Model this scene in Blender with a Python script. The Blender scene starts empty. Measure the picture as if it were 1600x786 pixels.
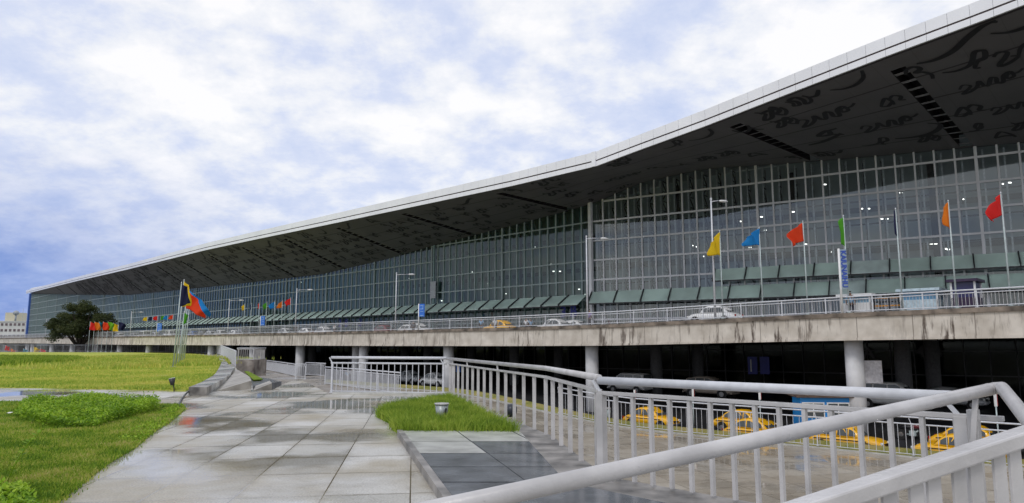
import bpy, math, random
import numpy as np
from mathutils import Vector
random.seed(7)
RNG = np.random.default_rng(11)
SC = bpy.context.scene
COL = SC.collection
rad = math.radians

# ------------------------------------------------------------------ camera
cam_d = bpy.data.cameras.new("camera")
cam = bpy.data.objects.new("camera", cam_d)
COL.objects.link(cam)
cam.location = (0, 0, 1.6)
PITCH = 7.58
cam.rotation_euler = (rad(90 + PITCH), 0, 0)
cam_d.sensor_width = 36
cam_d.lens = 36 * 1090 / 1600
cam_d.clip_start = 0.05
cam_d.clip_end = 4000
SC.camera = cam

# ------------------------------------------------------------------ sky + sun
SUN_EL, SUN_AZ = 48, 205          # the sun stands behind the viewer, a little to the left
w = bpy.data.worlds.new("World"); SC.world = w; w.use_nodes = True
nt = w.node_tree; nt.nodes.clear()
def N(tree, t, **kw):
    n = tree.nodes.new(t)
    for k, v in kw.items(): setattr(n, k, v)
    return n
def math_node(tree, op, a, b=None, c=None, clamp=False):
    n = tree.nodes.new('ShaderNodeMath'); n.operation = op; n.use_clamp = clamp
    for i, x in enumerate((a, b, c)):
        if x is None: continue
        if isinstance(x, (int, float)): n.inputs[i].default_value = x
        else: tree.links.new(x, n.inputs[i])
    return n.outputs[0]
def ramp(tree, fac, stops):
    n = tree.nodes.new('ShaderNodeValToRGB')
    e = n.color_ramp.elements
    while len(e) < len(stops): e.new(0.5)
    for el, (p, c) in zip(e, stops):
        el.position = p; el.color = (*c, 1) if len(c) == 3 else c
    tree.links.new(fac, n.inputs[0])
    return n.outputs[0]
sky = N(nt, 'ShaderNodeTexSky', sky_type='NISHITA', sun_disc=False)
sky.sun_elevation = rad(SUN_EL); sky.sun_rotation = rad(SUN_AZ)
sky.air_density = 1.2; sky.dust_density = 0.6; sky.ozone_density = 2.0
tc = N(nt, 'ShaderNodeTexCoord')
sep = N(nt, 'ShaderNodeSeparateXYZ'); nt.links.new(tc.outputs['Generated'], sep.inputs[0])
X, Y, Z = sep.outputs
zc = math_node(nt, 'MAXIMUM', Z, 0.0)
den = math_node(nt, 'ADD', zc, 0.32)
cx = math_node(nt, 'DIVIDE', X, den); cy = math_node(nt, 'DIVIDE', Y, den)
comb = N(nt, 'ShaderNodeCombineXYZ')
nt.links.new(cx, comb.inputs[0]); nt.links.new(cy, comb.inputs[1])
nz = N(nt, 'ShaderNodeTexNoise'); nz.inputs['Scale'].default_value = 2.6; nz.inputs['Detail'].default_value = 8; nz.inputs['Roughness'].default_value = 0.56
nz.inputs['Distortion'].default_value = 0.15
nt.links.new(comb.outputs[0], nz.inputs['Vector'])
nz2 = N(nt, 'ShaderNodeTexNoise'); nz2.inputs['Scale'].default_value = 6.5; nz2.inputs['Detail'].default_value = 9; nz2.inputs['Roughness'].default_value = 0.62
nt.links.new(comb.outputs[0], nz2.inputs['Vector'])
mixn = math_node(nt, 'ADD', math_node(nt, 'MULTIPLY', nz.outputs[0], 0.62), math_node(nt, 'MULTIPLY', nz2.outputs[0], 0.38))
cloudcol = ramp(nt, mixn, [(0.36, (0.58, 0.67, 0.92)), (0.45, (0.73, 0.79, 0.97)), (0.515, (0.92, 0.94, 1.0)), (0.575, (1.06, 1.05, 1.06))])
# cloud cover thins out low over the horizon to the west
low = math_node(nt, 'MULTIPLY', math_node(nt, 'SUBTRACT', math_node(nt, 'ADD', 0.17, math_node(nt, 'MULTIPLY', nz.outputs[0], 0.16)), Z), 6.0, clamp=True)
west = math_node(nt, 'MULTIPLY', math_node(nt, 'SUBTRACT', -0.22, X), 2.6, clamp=True)
north = math_node(nt, 'MULTIPLY', math_node(nt, 'ADD', Y, 0.05), 3.0, clamp=True)
thin = math_node(nt, 'MULTIPLY', math_node(nt, 'MULTIPLY', math_node(nt, 'MULTIPLY', low, west), north), 0.95)
bluer = ramp(nt, nz2.outputs[0], [(0.35, (0.12, 0.24, 0.66)), (0.65, (0.26, 0.38, 0.78))])
mcl = N(nt, 'ShaderNodeMix', data_type='RGBA'); nt.links.new(thin, mcl.inputs['Factor']); nt.links.new(cloudcol, mcl.inputs['A']); nt.links.new(bluer, mcl.inputs['B'])
bg1 = N(nt, 'ShaderNodeBackground'); bg1.inputs[1].default_value = 0.10; nt.links.new(sky.outputs[0], bg1.inputs[0])
bg2 = N(nt, 'ShaderNodeBackground'); bg2.inputs[1].default_value = 1.0; nt.links.new(mcl.outputs['Result'], bg2.inputs[0])
mx = N(nt, 'ShaderNodeMixShader'); mx.inputs[0].default_value = 0.08; nt.links.new(bg2.outputs[0], mx.inputs[1]); nt.links.new(bg1.outputs[0], mx.inputs[2])
wo = N(nt, 'ShaderNodeOutputWorld'); nt.links.new(mx.outputs[0], wo.inputs[0])

sun_d = bpy.data.lights.new("sun", 'SUN'); sun_d.energy = 1.0; sun_d.angle = rad(14); sun_d.color = (1, 0.96, 0.9)
sun = bpy.data.objects.new("sun", sun_d); COL.objects.link(sun)
az = rad(SUN_AZ); el = rad(SUN_EL)
sdir = Vector((math.sin(az) * math.cos(el), math.cos(az) * math.cos(el), math.sin(el)))
sun.rotation_euler = sdir.to_track_quat('Z', 'Y').to_euler()
sun.location = (-20, -20, 60)

vs = SC.view_settings
vs.view_transform = 'Standard'; vs.look = 'None'; vs.gamma = 1; vs.exposure = 0.0; vs.use_curve_mapping = False
SC.render.engine = 'CYCLES'
SC.cycles.max_bounces = 7; SC.cycles.transparent_max_bounces = 16
SC.cycles.sample_clamp_indirect = 4

# ------------------------------------------------------------------ materials
MATS = {}
def mat(name, col, rough=0.6, metal=0.0, var=0.12, scale=6.0, bump=0.0, bscale=40.0, col2=None, spec=0.5, coord='Object'):
    if name in MATS: return MATS[name]
    m = bpy.data.materials.new(name); m.use_nodes = True; t = m.node_tree
    b = t.nodes['Principled BSDF']
    b.inputs['Roughness'].default_value = rough; b.inputs['Metallic'].default_value = metal
    b.inputs['Specular IOR Level'].default_value = spec
    geo = t.nodes.new('ShaderNodeNewGeometry')
    n = t.nodes.new('ShaderNodeTexNoise'); n.inputs['Scale'].default_value = scale; n.inputs['Detail'].default_value = 6
    t.links.new(geo.outputs['Position'], n.inputs['Vector'])
    c = Vector(col)
    c2 = Vector(col2) if col2 else c * (1 - 2.2 * var)
    o = ramp(t, n.outputs[0], [(0.32, tuple(c2)), (0.66, tuple(c * (1 + var * 0.5)) if not col2 else tuple(c))])
    t.links.new(o, b.inputs['Base Color'])
    if bump:
        n2 = t.nodes.new('ShaderNodeTexNoise'); n2.inputs['Scale'].default_value = bscale; n2.inputs['Detail'].default_value = 3
        t.links.new(geo.outputs['Position'], n2.inputs['Vector'])
        bp = t.nodes.new('ShaderNodeBump'); bp.inputs['Strength'].default_value = bump; bp.inputs['Distance'].default_value = 0.02
        t.links.new(n2.outputs[0], bp.inputs['Height']); t.links.new(bp.outputs[0], b.inputs['Normal'])
    MATS[name] = m
    return m
def emis(name, col, s):
    m = bpy.data.materials.new(name); m.use_nodes = True
    b = m.node_tree.nodes['Principled BSDF']; b.inputs['Base Color'].default_value = (*col, 1)
    b.inputs['Emission Color'].default_value = (*col, 1); b.inputs['Emission Strength'].default_value = s
    MATS[name] = m; return m
def glass(name, tint, gloss=0.12, rough=0.03, gcol=(1, 1, 1)):
    m = bpy.data.materials.new(name); m.use_nodes = True; t = m.node_tree; t.nodes.clear()
    tr = N(t, 'ShaderNodeBsdfTransparent'); tr.inputs[0].default_value = (*tint, 1)
    gl = N(t, 'ShaderNodeBsdfGlossy'); gl.inputs['Roughness'].default_value = rough; gl.inputs['Color'].default_value = (*gcol, 1)
    fr = N(t, 'ShaderNodeFresnel'); fr.inputs[0].default_value = 1.5
    f = math_node(t, 'ADD', math_node(t, 'MULTIPLY', fr.outputs[0], 0.8), gloss, clamp=True)
    mxs = N(t, 'ShaderNodeMixShader'); t.links.new(f, mxs.inputs[0]); t.links.new(tr.outputs[0], mxs.inputs[1]); t.links.new(gl.outputs[0], mxs.inputs[2])
    o = N(t, 'ShaderNodeOutputMaterial'); t.links.new(mxs.outputs[0], o.inputs[0])
    MATS[name] = m; return m

STEEL = mat('wet_grey_railing_paint', (0.54, 0.525, 0.52), 0.27, 0.0, 0.10, 3.5, 0.10, 60)
STEEL_W = mat('pale_railing_paint', (0.62, 0.63, 0.66), 0.35, 0.0, 0.06, 9, 0.15, 90)
STEEL_D = mat('galvanised_pole', (0.45, 0.52, 0.52), 0.45, 0.1, 0.08, 3)
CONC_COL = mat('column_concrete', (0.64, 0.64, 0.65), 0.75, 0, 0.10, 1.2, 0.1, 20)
CONC_SHADED = mat('inner_column_shaded', (0.10, 0.10, 0.105), 0.7)  # rear columns: shade under the deck put into a darker concrete colour
FRAME = mat('mullion_aluminium', (0.80, 0.80, 0.83), 0.5, 0.0, 0.05, 0.6)
FRAME_G = mat('mullion_greenish', (0.34, 0.41, 0.41), 0.5, 0.0, 0.05, 0.6)
FIN = mat('inner_fin_green', (0.36, 0.52, 0.49), 0.5, 0, 0.08, 0.5)
TRUSS = mat('inner_truss', (0.05, 0.05, 0.055), 0.55, 0, 0.05, 0.6)
FASCIA = mat('fascia_panel', (0.86, 0.86, 0.89), 0.35, 0.0, 0.04, 0.25)
DARK = mat('dark_joint', (0.03, 0.025, 0.03), 0.7, 0, 0.1, 2)
LETTER = mat('soffit_lettering', (0.025, 0.022, 0.026), 0.6, 0, 0.1, 0.5)
CANOPY = mat('green_canopy_glass', (0.80, 1.0, 0.90), 0.18, 0, 0.12, 0.35)
CANOPY_L = mat('pale_canopy_glass', (0.60, 0.72, 0.68), 0.3, 0, 0.12, 0.8)
def see_thru(m, amount):
    t = m.node_tree; b = t.nodes['Principled BSDF']; tr = N(t, 'ShaderNodeBsdfTransparent'); mxs = N(t, 'ShaderNodeMixShader'); mxs.inputs[0].default_value = amount
    t.links.new(b.outputs[0], mxs.inputs[1]); t.links.new(tr.outputs[0], mxs.inputs[2]); t.links.new(mxs.outputs[0], t.nodes['Material Output'].inputs[0])
see_thru(CANOPY, .38)
BRACKET = mat('dark_bracket', (0.035, 0.035, 0.04), 0.5, 0, 0.1, 1)
INTER = mat('interior_wall', (0.64, 0.72, 0.74), 0.8, 0, 0.18, 0.12)
INTFL = mat('interior_floor', (0.15, 0.15, 0.15), 0.4, 0, 0.1, 0.5)
GLASS_R = glass('curtain_glass', (0.70, 0.75, 0.76), 0.06, gcol=(.92, .98, 1))
GLASS_L = glass('curtain_glass_green', (0.46, 0.55, 0.54), 0.02, gcol=(.92, 1, .97))
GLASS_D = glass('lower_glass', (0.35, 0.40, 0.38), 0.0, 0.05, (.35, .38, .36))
ENDGL = mat('end_wall_blue_glass', (0.24, 0.33, 0.62), 0.15, 0, 0.12, 0.1)
ENDBL = mat('end_wall_deep_blue', (0.06, 0.14, 0.46), 0.3, 0, 0.1, 0.1)
ASPH = mat('wet_asphalt', (0.03, 0.03, 0.032), 0.5, 0, 0.2, 0.8, 0.2, 30)
SOIL = mat('far_ground', (0.16, 0.17, 0.12), 0.9, 0, 0.25, 0.05)
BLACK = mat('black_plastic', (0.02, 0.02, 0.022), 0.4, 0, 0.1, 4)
LIGHTM = emis('interior_lamp', (1.0, 0.97, 0.9), 4.0)
WHITE_P = mat('white_paint', (0.78, 0.78, 0.77), 0.3, 0, 0.04, 2)
BLUE_S = mat('blue_sign', (0.03, 0.16, 0.62), 0.4, 0, 0.05, 3)
NAVY = mat('navy_sign', (0.02, 0.03, 0.30), 0.4, 0, 0.05, 3)
STONE_D = mat('dark_wet_granite', (0.14, 0.15, 0.165), 0.22, 0, 0.22, 2.5, 0.08, 18)
STONE_M = mat('grey_wet_granite', (0.27, 0.275, 0.27), 0.2, 0, 0.2, 2.5, 0.08, 18)
STONE_L = mat('pale_wet_granite', (0.52, 0.52, 0.49), 0.25, 0, 0.14, 2.5, 0.08, 18)
CAP = mat('granite_cap', (0.30, 0.28, 0.26), 0.4, 0, 0.35, 2.2, 0.1, 14)

# soffit material: longitudinal dark joints and panel joints come from its UV (metres along / metres across)
def soffit_material():
    m = bpy.data.materials.new('soffit_panels'); m.use_nodes = True; t = m.node_tree; b = t.nodes['Principled BSDF']
    b.inputs['Roughness'].default_value = 0.55
    uv = N(t, 'ShaderNodeUVMap'); s = N(t, 'ShaderNodeSeparateXYZ'); t.links.new(uv.outputs[0], s.inputs[0])
    fr = math_node(t, 'FRACT', math_node(t, 'MULTIPLY', s.outputs[1], 5.0))
    line = math_node(t, 'LESS_THAN', fr, 0.045)
    fx = math_node(t, 'FRACT', math_node(t, 'DIVIDE', s.outputs[0], 2.6))
    line2 = math_node(t, 'MULTIPLY', math_node(t, 'LESS_THAN', fx, 0.02), 0.25)
    ln = math_node(t, 'MAXIMUM', line, line2)
    n = N(t, 'ShaderNodeTexNoise'); n.inputs['Scale'].default_value = 0.25; g = N(t, 'ShaderNodeNewGeometry'); t.links.new(g.outputs['Position'], n.inputs['Vector'])
    base = ramp(t, n.outputs[0], [(0.3, (0.138, 0.128, 0.136)), (0.7, (0.168, 0.156, 0.164))])
    mc = N(t, 'ShaderNodeMix', data_type='RGBA'); t.links.new(ln, mc.inputs['Factor']); t.links.new(base, mc.inputs['A']); mc.inputs['B'].default_value = (0.05, 0.04, 0.045, 1)
    t.links.new(mc.outputs['Result'], b.inputs['Base Color'])
    return m
SOFFIT = soffit_material()

# stained beam concrete: vertical dark streaks of water stain on the edge beam (a stain with a shape of its own)
def beam_material():
    m = bpy.data.materials.new('stained_beam_concrete'); m.use_nodes = True; t = m.node_tree; b = t.nodes['Principled BSDF']
    b.inputs['Roughness'].default_value = 0.8
    g = N(t, 'ShaderNodeNewGeometry'); s = N(t, 'ShaderNodeSeparateXYZ'); t.links.new(g.outputs['Position'], s.inputs[0])
    a = math_node(t, 'MULTIPLY', math_node(t, 'SUBTRACT', s.outputs[0], s.outputs[1]), 0.7071)
    c1 = N(t, 'ShaderNodeCombineXYZ'); t.links.new(a, c1.inputs[0]); t.links.new(math_node(t, 'MULTIPLY', s.outputs[2], 0.12), c1.inputs[1])
    n1 = N(t, 'ShaderNodeTexNoise'); n1.inputs['Scale'].default_value = 2.6; n1.inputs['Detail'].default_value = 4; n1.inputs['Roughness'].default_value = 0.7; t.links.new(c1.outputs[0], n1.inputs['Vector'])
    n2 = N(t, 'ShaderNodeTexNoise'); n2.inputs['Scale'].default_value = 0.11; n2.inputs['Detail'].default_value = 2; t.links.new(c1.outputs[0], n2.inputs['Vector'])
    n3 = N(t, 'ShaderNodeTexNoise'); n3.inputs['Scale'].default_value = 1.1; n3.inputs['Detail'].default_value = 8; t.links.new(g.outputs['Position'], n3.inputs['Vector'])
    st = math_node(t, 'MULTIPLY', math_node(t, 'SUBTRACT', n1.outputs[0], 0.52), 9.0, clamp=True)
    pt = math_node(t, 'MULTIPLY', math_node(t, 'SUBTRACT', n2.outputs[0], 0.43), 10.0, clamp=True)
    k = math_node(t, 'MULTIPLY', math_node(t, 'MULTIPLY', st, pt), 0.95)
    jo = math_node(t, 'LESS_THAN', math_node(t, 'FRACT', math_node(t, 'DIVIDE', a, 3.1)), 0.018)
    k = math_node(t, 'MAXIMUM', k, math_node(t, 'MULTIPLY', jo, 0.6))
    base = ramp(t, n3.outputs[0], [(0.3, (0.46, 0.41, 0.345)), (0.7, (0.68, 0.625, 0.55))])
    mc = N(t, 'ShaderNodeMix', data_type='RGBA'); t.links.new(k, mc.inputs['Factor']); t.links.new(base, mc.inputs['A']); mc.inputs['B'].default_value = (0.085, 0.06, 0.045, 1)
    t.links.new(mc.outputs['Result'], b.inputs['Base Color'])
    return m
BEAM = beam_material()
KERB = mat('weathered_kerb', (0.24, 0.195, 0.155), 0.85, 0, 0.35, 1.3)

def paving(name, bw, bh, ang, c1, c2, mortar, wetness=0.5, stain=(0.20, 0.16, 0.09), stain_amt=0.5, loc=(0, 0)):
    m = bpy.data.materials.new(name); m.use_nodes = True; t = m.node_tree; b = t.nodes['Principled BSDF']
    g = N(t, 'ShaderNodeNewGeometry')
    mp = N(t, 'ShaderNodeMapping'); mp.inputs['Rotation'].default_value = (0, 0, rad(-ang)); mp.inputs['Location'].default_value = (*loc, 0)
    t.links.new(g.outputs['Position'], mp.inputs['Vector'])
    br = N(t, 'ShaderNodeTexBrick'); br.offset = 0.0; br.inputs['Scale'].default_value = 1.0
    br.inputs['Brick Width'].default_value = bw; br.inputs['Row Height'].default_value = bh
    br.inputs['Mortar Size'].default_value = 0.009; br.inputs['Mortar Smooth'].default_value = 0.3
    br.inputs['Color1'].default_value = (*c1, 1); br.inputs['Color2'].default_value = (*c2, 1); br.inputs['Mortar'].default_value = (*mortar, 1)
    t.links.new(mp.outputs[0], br.inputs['Vector'])
    n1 = N(t, 'ShaderNodeTexNoise'); n1.inputs['Scale'].default_value = 0.42; n1.inputs['Detail'].default_value = 7; n1.inputs['Roughness'].default_value = 0.6
    t.links.new(g.outputs['Position'], n1.inputs['Vector'])
    n2 = N(t, 'ShaderNodeTexNoise'); n2.inputs['Scale'].default_value = 3.2; n2.inputs['Detail'].default_value = 9; n2.inputs['Roughness'].default_value = 0.7
    t.links.new(g.outputs['Position'], n2.inputs['Vector'])
    st = math_node(t, 'MULTIPLY', math_node(t, 'MULTIPLY', math_node(t, 'SUBTRACT', n1.outputs[0], 0.42), 5.0, clamp=True), stain_amt)
    st2 = math_node(t, 'MULTIPLY', math_node(t, 'MULTIPLY', math_node(t, 'SUBTRACT', n2.outputs[0], 0.5), 3.0, clamp=True), 0.45)
    m1 = N(t, 'ShaderNodeMix', data_type='RGBA'); t.links.new(st, m1.inputs['Factor']); t.links.new(br.outputs[0], m1.inputs['A']); m1.inputs['B'].default_value = (*stain, 1)
    b2 = N(t, 'ShaderNodeTexBrick'); b2.offset = 0.0; b2.inputs['Scale'].default_value = 1.0; b2.inputs['Brick Width'].default_value = bw; b2.inputs['Row Height'].default_value = bh; b2.inputs['Mortar Size'].default_value = 0.11; b2.inputs['Mortar Smooth'].default_value = 1.0
    t.links.new(mp.outputs[0], b2.inputs['Vector'])
    js = math_node(t, 'MULTIPLY', b2.outputs['Fac'], math_node(t, 'MULTIPLY', math_node(t, 'SUBTRACT', n2.outputs[0], 0.40), 4.0, clamp=True))
    st2 = math_node(t, 'MAXIMUM', st2, math_node(t, 'MULTIPLY', js, 0.65))
    m2 = N(t, 'ShaderNodeMix', data_type='RGBA'); t.links.new(st2, m2.inputs['Factor']); t.links.new(m1.outputs['Result'], m2.inputs['A']); m2.inputs['B'].default_value = (stain[0] * .6, stain[1] * .6, stain[2] * .6, 1)
    n5 = N(t, 'ShaderNodeTexNoise'); n5.inputs['Scale'].default_value = 45; n5.inputs['Detail'].default_value = 5; t.links.new(g.outputs['Position'], n5.inputs['Vector'])
    gr = ramp(t, n5.outputs[0], [(0.35, (.72, .72, .72)), (0.6, (1.1, 1.1, 1.1))])
    m3 = N(t, 'ShaderNodeMix', data_type='RGBA', blend_type='MULTIPLY'); m3.inputs['Factor'].default_value = 1; t.links.new(m2.outputs['Result'], m3.inputs['A']); t.links.new(gr, m3.inputs['B'])
    t.links.new(m3.outputs['Result'], b.inputs['Base Color'])
    n3 = N(t, 'ShaderNodeTexNoise'); n3.inputs['Scale'].default_value = 0.33; n3.inputs['Detail'].default_value = 4
    mp3 = N(t, 'ShaderNodeMapping'); mp3.inputs['Location'].default_value = (3.1, 1.7, 0); t.links.new(g.outputs['Position'], mp3.inputs['Vector']); t.links.new(mp3.outputs[0], n3.inputs['Vector'])
    bsp = N(t, 'ShaderNodeSeparateColor'); t.links.new(br.outputs[0], bsp.inputs[0])
    n3v = math_node(t, 'ADD', n3.outputs[0], math_node(t, 'MULTIPLY', math_node(t, 'SUBTRACT', bsp.outputs[0], (c1[0]+c2[0])/2), -0.45))
    ro = ramp(t, n3v, [(0.40, (0.50, 0.50, 0.50)), (0.49, (0.28, 0.28, 0.28)), (0.57, (0.04, 0.04, 0.04))])
    t.links.new(ro, b.inputs['Roughness'])
    bp = N(t, 'ShaderNodeBump'); bp.inputs['Strength'].default_value = 0.06; bp.inputs['Distance'].default_value = 0.01
    t.links.new(n2.outputs[0], bp.inputs['Height']); t.links.new(bp.outputs[0], b.inputs['Normal'])
    b.inputs['Specular IOR Level'].default_value = wetness
    return m
PAVE = paving('wet_plaza_slabs', 0.92, 1.32, 8, (0.58, 0.565, 0.53), (0.43, 0.415, 0.37), (0.14, 0.115, 0.08), 0.7, (0.31, 0.26, 0.165), 0.9)
PAVE_L = paving('lower_plaza_slabs', 2.4, 1.6, 14, (0.46, 0.42, 0.355), (0.36, 0.32, 0.26), (0.16, 0.14, 0.11), 0.25, (0.27, 0.22, 0.16), 0.4)
PAVE_T = paving('terrace_slabs', 1.8, 1.3, 24, (0.34, 0.31, 0.27), (0.25, 0.22, 0.19), (0.11, 0.10, 0.08), 0.6, (0.19, 0.14, 0.09), 0.6)

def lawn_material(name, c1, c2, c3, sc=0.5):
    m = bpy.data.materials.new(name); m.use_nodes = True; t = m.node_tree; b = t.nodes['Principled BSDF']; b.inputs['Roughness'].default_value = 0.9
    b.inputs['Specular IOR Level'].default_value = 0.15
    g = N(t, 'ShaderNodeNewGeometry')
    n1 = N(t, 'ShaderNodeTexNoise'); n1.inputs['Scale'].default_value = sc; n1.inputs['Detail'].default_value = 8; n1.inputs['Roughness'].default_value = 0.65
    t.links.new(g.outputs['Position'], n1.inputs['Vector'])
    n2 = N(t, 'ShaderNodeTexNoise'); n2.inputs['Scale'].default_value = 14; n2.inputs['Detail'].default_value = 6; t.links.new(g.outputs['Position'], n2.inputs['Vector'])
    mixv = math_node(t, 'ADD', math_node(t, 'MULTIPLY', n1.outputs[0], 0.65), math_node(t, 'MULTIPLY', n2.outputs[0], 0.35))
    t.links.new(ramp(t, mixv, [(0.36, c1), (0.5, c2), (0.62, c3)]), b.inputs['Base Color'])
    bp = N(t, 'ShaderNodeBump'); bp.inputs['Strength'].default_value = 0.5; bp.inputs['Distance'].default_value = 0.04
    t.links.new(n2.outputs[0], bp.inputs['Height']); t.links.new(bp.outputs[0], b.inputs['Normal'])
    return m
LAWN_U = lawn_material('upper_lawn_turf', (0.24, 0.33, 0.05), (0.40, 0.44, 0.07), (0.52, 0.48, 0.11), 0.22)
LAWN_N = lawn_material('near_lawn_turf', (0.07, 0.14, 0.012), (0.15, 0.23, 0.018), (0.24, 0.27, 0.03), 0.5)
def blade_material(name, stops, sc=0.6):
    m = bpy.data.materials.new(name); m.use_nodes = True; t = m.node_tree; b = t.nodes['Principled BSDF']; b.inputs['Roughness'].default_value = 0.6
    b.inputs['Specular IOR Level'].default_value = 0.25
    g = N(t, 'ShaderNodeNewGeometry')
    n1 = N(t, 'ShaderNodeTexNoise'); n1.inputs['Scale'].default_value = sc; n1.inputs['Detail'].default_value = 4; t.links.new(g.outputs['Position'], n1.inputs['Vector'])
    v = math_node(t, 'ADD', math_node(t, 'MULTIPLY', n1.outputs[0], 0.75), math_node(t, 'MULTIPLY', g.outputs['Random Per Island'], 0.3))
    c = ramp(t, v, stops)
    t.links.new(c, b.inputs['Base Color'])
    tr = N(t, 'ShaderNodeBsdfTranslucent'); t.links.new(c, tr.inputs[0])
    mxs = N(t, 'ShaderNodeMixShader'); mxs.inputs[0].default_value = 0.35
    t.links.new(b.outputs[0], mxs.inputs[1]); t.links.new(tr.outputs[0], mxs.inputs[2])
    t.links.new(mxs.outputs[0], t.nodes['Material Output'].inputs[0])
    return m
BL_N = blade_material('lawn_blades', [(0.38, (0.085, 0.18, 0.015)), (0.52, (0.23, 0.36, 0.025)), (0.62, (0.42, 0.46, 0.07)), (0.74, (0.52, 0.44, 0.17))], 1.1)
BL_U = blade_material('upper_lawn_blades', [(0.36, (0.26, 0.38, 0.05)), (0.52, (0.45, 0.52, 0.08)), (0.68, (0.62, 0.58, 0.14))], 0.3)
BL_T = blade_material('tall_grass_blades', [(0.34, (0.10, 0.19, 0.015)), (0.52, (0.24, 0.36, 0.03)), (0.68, (0.38, 0.46, 0.07))], 1.5)
BL_W = blade_material('weed_leaves', [(0.34, (0.11, 0.23, 0.012)), (0.52, (0.25, 0.42, 0.02)), (0.7, (0.40, 0.55, 0.05))], 1.2)
BL_TREE = blade_material('tree_leaves', [(0.34, (0.030, 0.042, 0.016)), (0.55, (0.065, 0.085, 0.028)), (0.72, (0.12, 0.13, 0.05))], 0.5)
BARK = mat('bark', (0.06, 0.045, 0.035), 0.9, 0, 0.3, 3)

# ------------------------------------------------------------------ mesh helpers
ORG = {}
class MB:
    def __init__(s): s.v = []; s.f = []; s.m = []; s.mi = 0; s.sm = []; s.smooth = False
    def _f(s, idx): s.f.append(idx); s.m.append(s.mi); s.sm.append(s.smooth)
    def quad(s, a, b, c, d):
        n = len(s.v); s.v += [tuple(a), tuple(b), tuple(c), tuple(d)]; s._f((n, n+1, n+2, n+3)); return s
    def poly(s, pts):
        n = len(s.v); s.v += [tuple(p) for p in pts]; s._f(tuple(range(n, n+len(pts)))); return s
    def hexa(s, b4, t4):
        n = len(s.v); s.v += [tuple(p) for p in b4] + [tuple(p) for p in t4]
        for q in ((3, 2, 1, 0), (4, 5, 6, 7), (0, 1, 5, 4), (1, 2, 6, 5), (2, 3, 7, 6), (3, 0, 4, 7)): s._f(tuple(n+i for i in q))
        return s
    def box(s, c, size, rz=0):
        hx, hy, hz = size[0]/2, size[1]/2, size[2]/2; ca, sa = math.cos(rz), math.sin(rz)
        def P(x, y, z): return (c[0]+x*ca-y*sa, c[1]+x*sa+y*ca, c[2]+z)
        return s.hexa([P(-hx,-hy,-hz), P(hx,-hy,-hz), P(hx,hy,-hz), P(-hx,hy,-hz)], [P(-hx,-hy,hz), P(hx,-hy,hz), P(hx,hy,hz), P(-hx,hy,hz)])
    def bar(s, p0, p1, w, h, up=(0, 0, 1)):
        p0 = Vector(p0); p1 = Vector(p1); d = (p1-p0).normalized(); up = Vector(up)
        if abs(d.dot(up)) > 0.98: up = Vector((0.7071, 0.7071, 0))
        sd = d.cross(up).normalized() * (w/2); u = sd.cross(d).normalized() * (h/2)
        return s.hexa([p0-sd-u, p0+sd-u, p1+sd-u, p1-sd-u], [p0-sd+u, p0+sd+u, p1+sd+u, p1-sd+u])
    def tube(s, pts, r, seg=10, caps=True):
        pts = [Vector(p) for p in pts]; rs = r if isinstance(r, (list, tuple)) else [r]*len(pts)
        n0 = len(s.v); sm = s.smooth
        for i, p in enumerate(pts):
            if i == 0: d = pts[1]-p
            elif i == len(pts)-1: d = p-pts[i-1]
            else: d = (pts[i+1]-p).normalized() + (p-pts[i-1]).normalized()
            d = d.normalized(); up = Vector((0, 0, 1)) if abs(d.z) < 0.95 else Vector((1, 0, 0))
            a = d.cross(up).normalized(); b = a.cross(d).normalized()
            for k in range(seg):
                t = 2*math.pi*k/seg; s.v.append(tuple(p + (a*math.cos(t)+b*math.sin(t))*rs[i]))
        s.smooth = True
        for i in range(len(pts)-1):
            for k in range(seg):
                k2 = (k+1) % seg; s._f((n0+i*seg+k, n0+i*seg+k2, n0+(i+1)*seg+k2, n0+(i+1)*seg+k))
        s.smooth = sm
        if caps:
            s._f(tuple(n0+k for k in range(seg))[::-1]); s._f(tuple(n0+(len(pts)-1)*seg+k for k in range(seg)))
        return s
    def prism(s, pts2, z0, z1):
        n = len(s.v); k = len(pts2)
        s.v += [(p[0], p[1], z0) for p in pts2] + [(p[0], p[1], z1) for p in pts2]
        s._f(tuple(range(n, n+k))[::-1]); s._f(tuple(range(n+k, n+2*k)))
        for i in range(k): j = (i+1) % k; s._f((n+i, n+j, n+k+j, n+k+i))
        return s
    def loft(s, rings, closed=True, caps=True):
        n0 = len(s.v); k = len(rings[0])
        for r in rings: s.v += [tuple(p) for p in r]
        for i in range(len(rings)-1):
            for j in range(k if closed else k-1):
                j2 = (j+1) % k; s._f((n0+i*k+j, n0+i*k+j2, n0+(i+1)*k+j2, n0+(i+1)*k+j))
        if caps and closed:
            s._f(tuple(n0+j for j in range(k))[::-1]); s._f(tuple(n0+(len(rings)-1)*k+j for j in range(k)))
        return s
    def build(s, name, mats, parent=None, origin=None, bevel=0):
        me = bpy.data.meshes.new(name)
        if parent is not None: o0 = ORG.get(parent.name, (0, 0, 0))
        elif origin is not None: o0 = origin
        else:
            a = np.array(s.v); o0 = (float(a[:, 0].mean()), float(a[:, 1].mean()), float(a[:, 2].min()))
        vv = [(v[0]-o0[0], v[1]-o0[1], v[2]-o0[2]) for v in s.v]
        me.from_pydata(vv, [], s.f)
        if not isinstance(mats, (list, tuple)): mats = [mats]
        for m in mats: me.materials.append(m)
        me.polygons.foreach_set('material_index', s.m)
        me.polygons.foreach_set('use_smooth', s.sm)
        me.update()
        o = bpy.data.objects.new(name, me); COL.objects.link(o)
        if parent is not None: o.parent = parent; ORG[o.name] = o0
        else: o.location = o0; ORG[o.name] = o0
        if bevel:
            b = o.modifiers.new('bevel', 'BEVEL'); b.width = bevel; b.segments = 2; b.limit_method = 'ANGLE'
        return o
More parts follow.
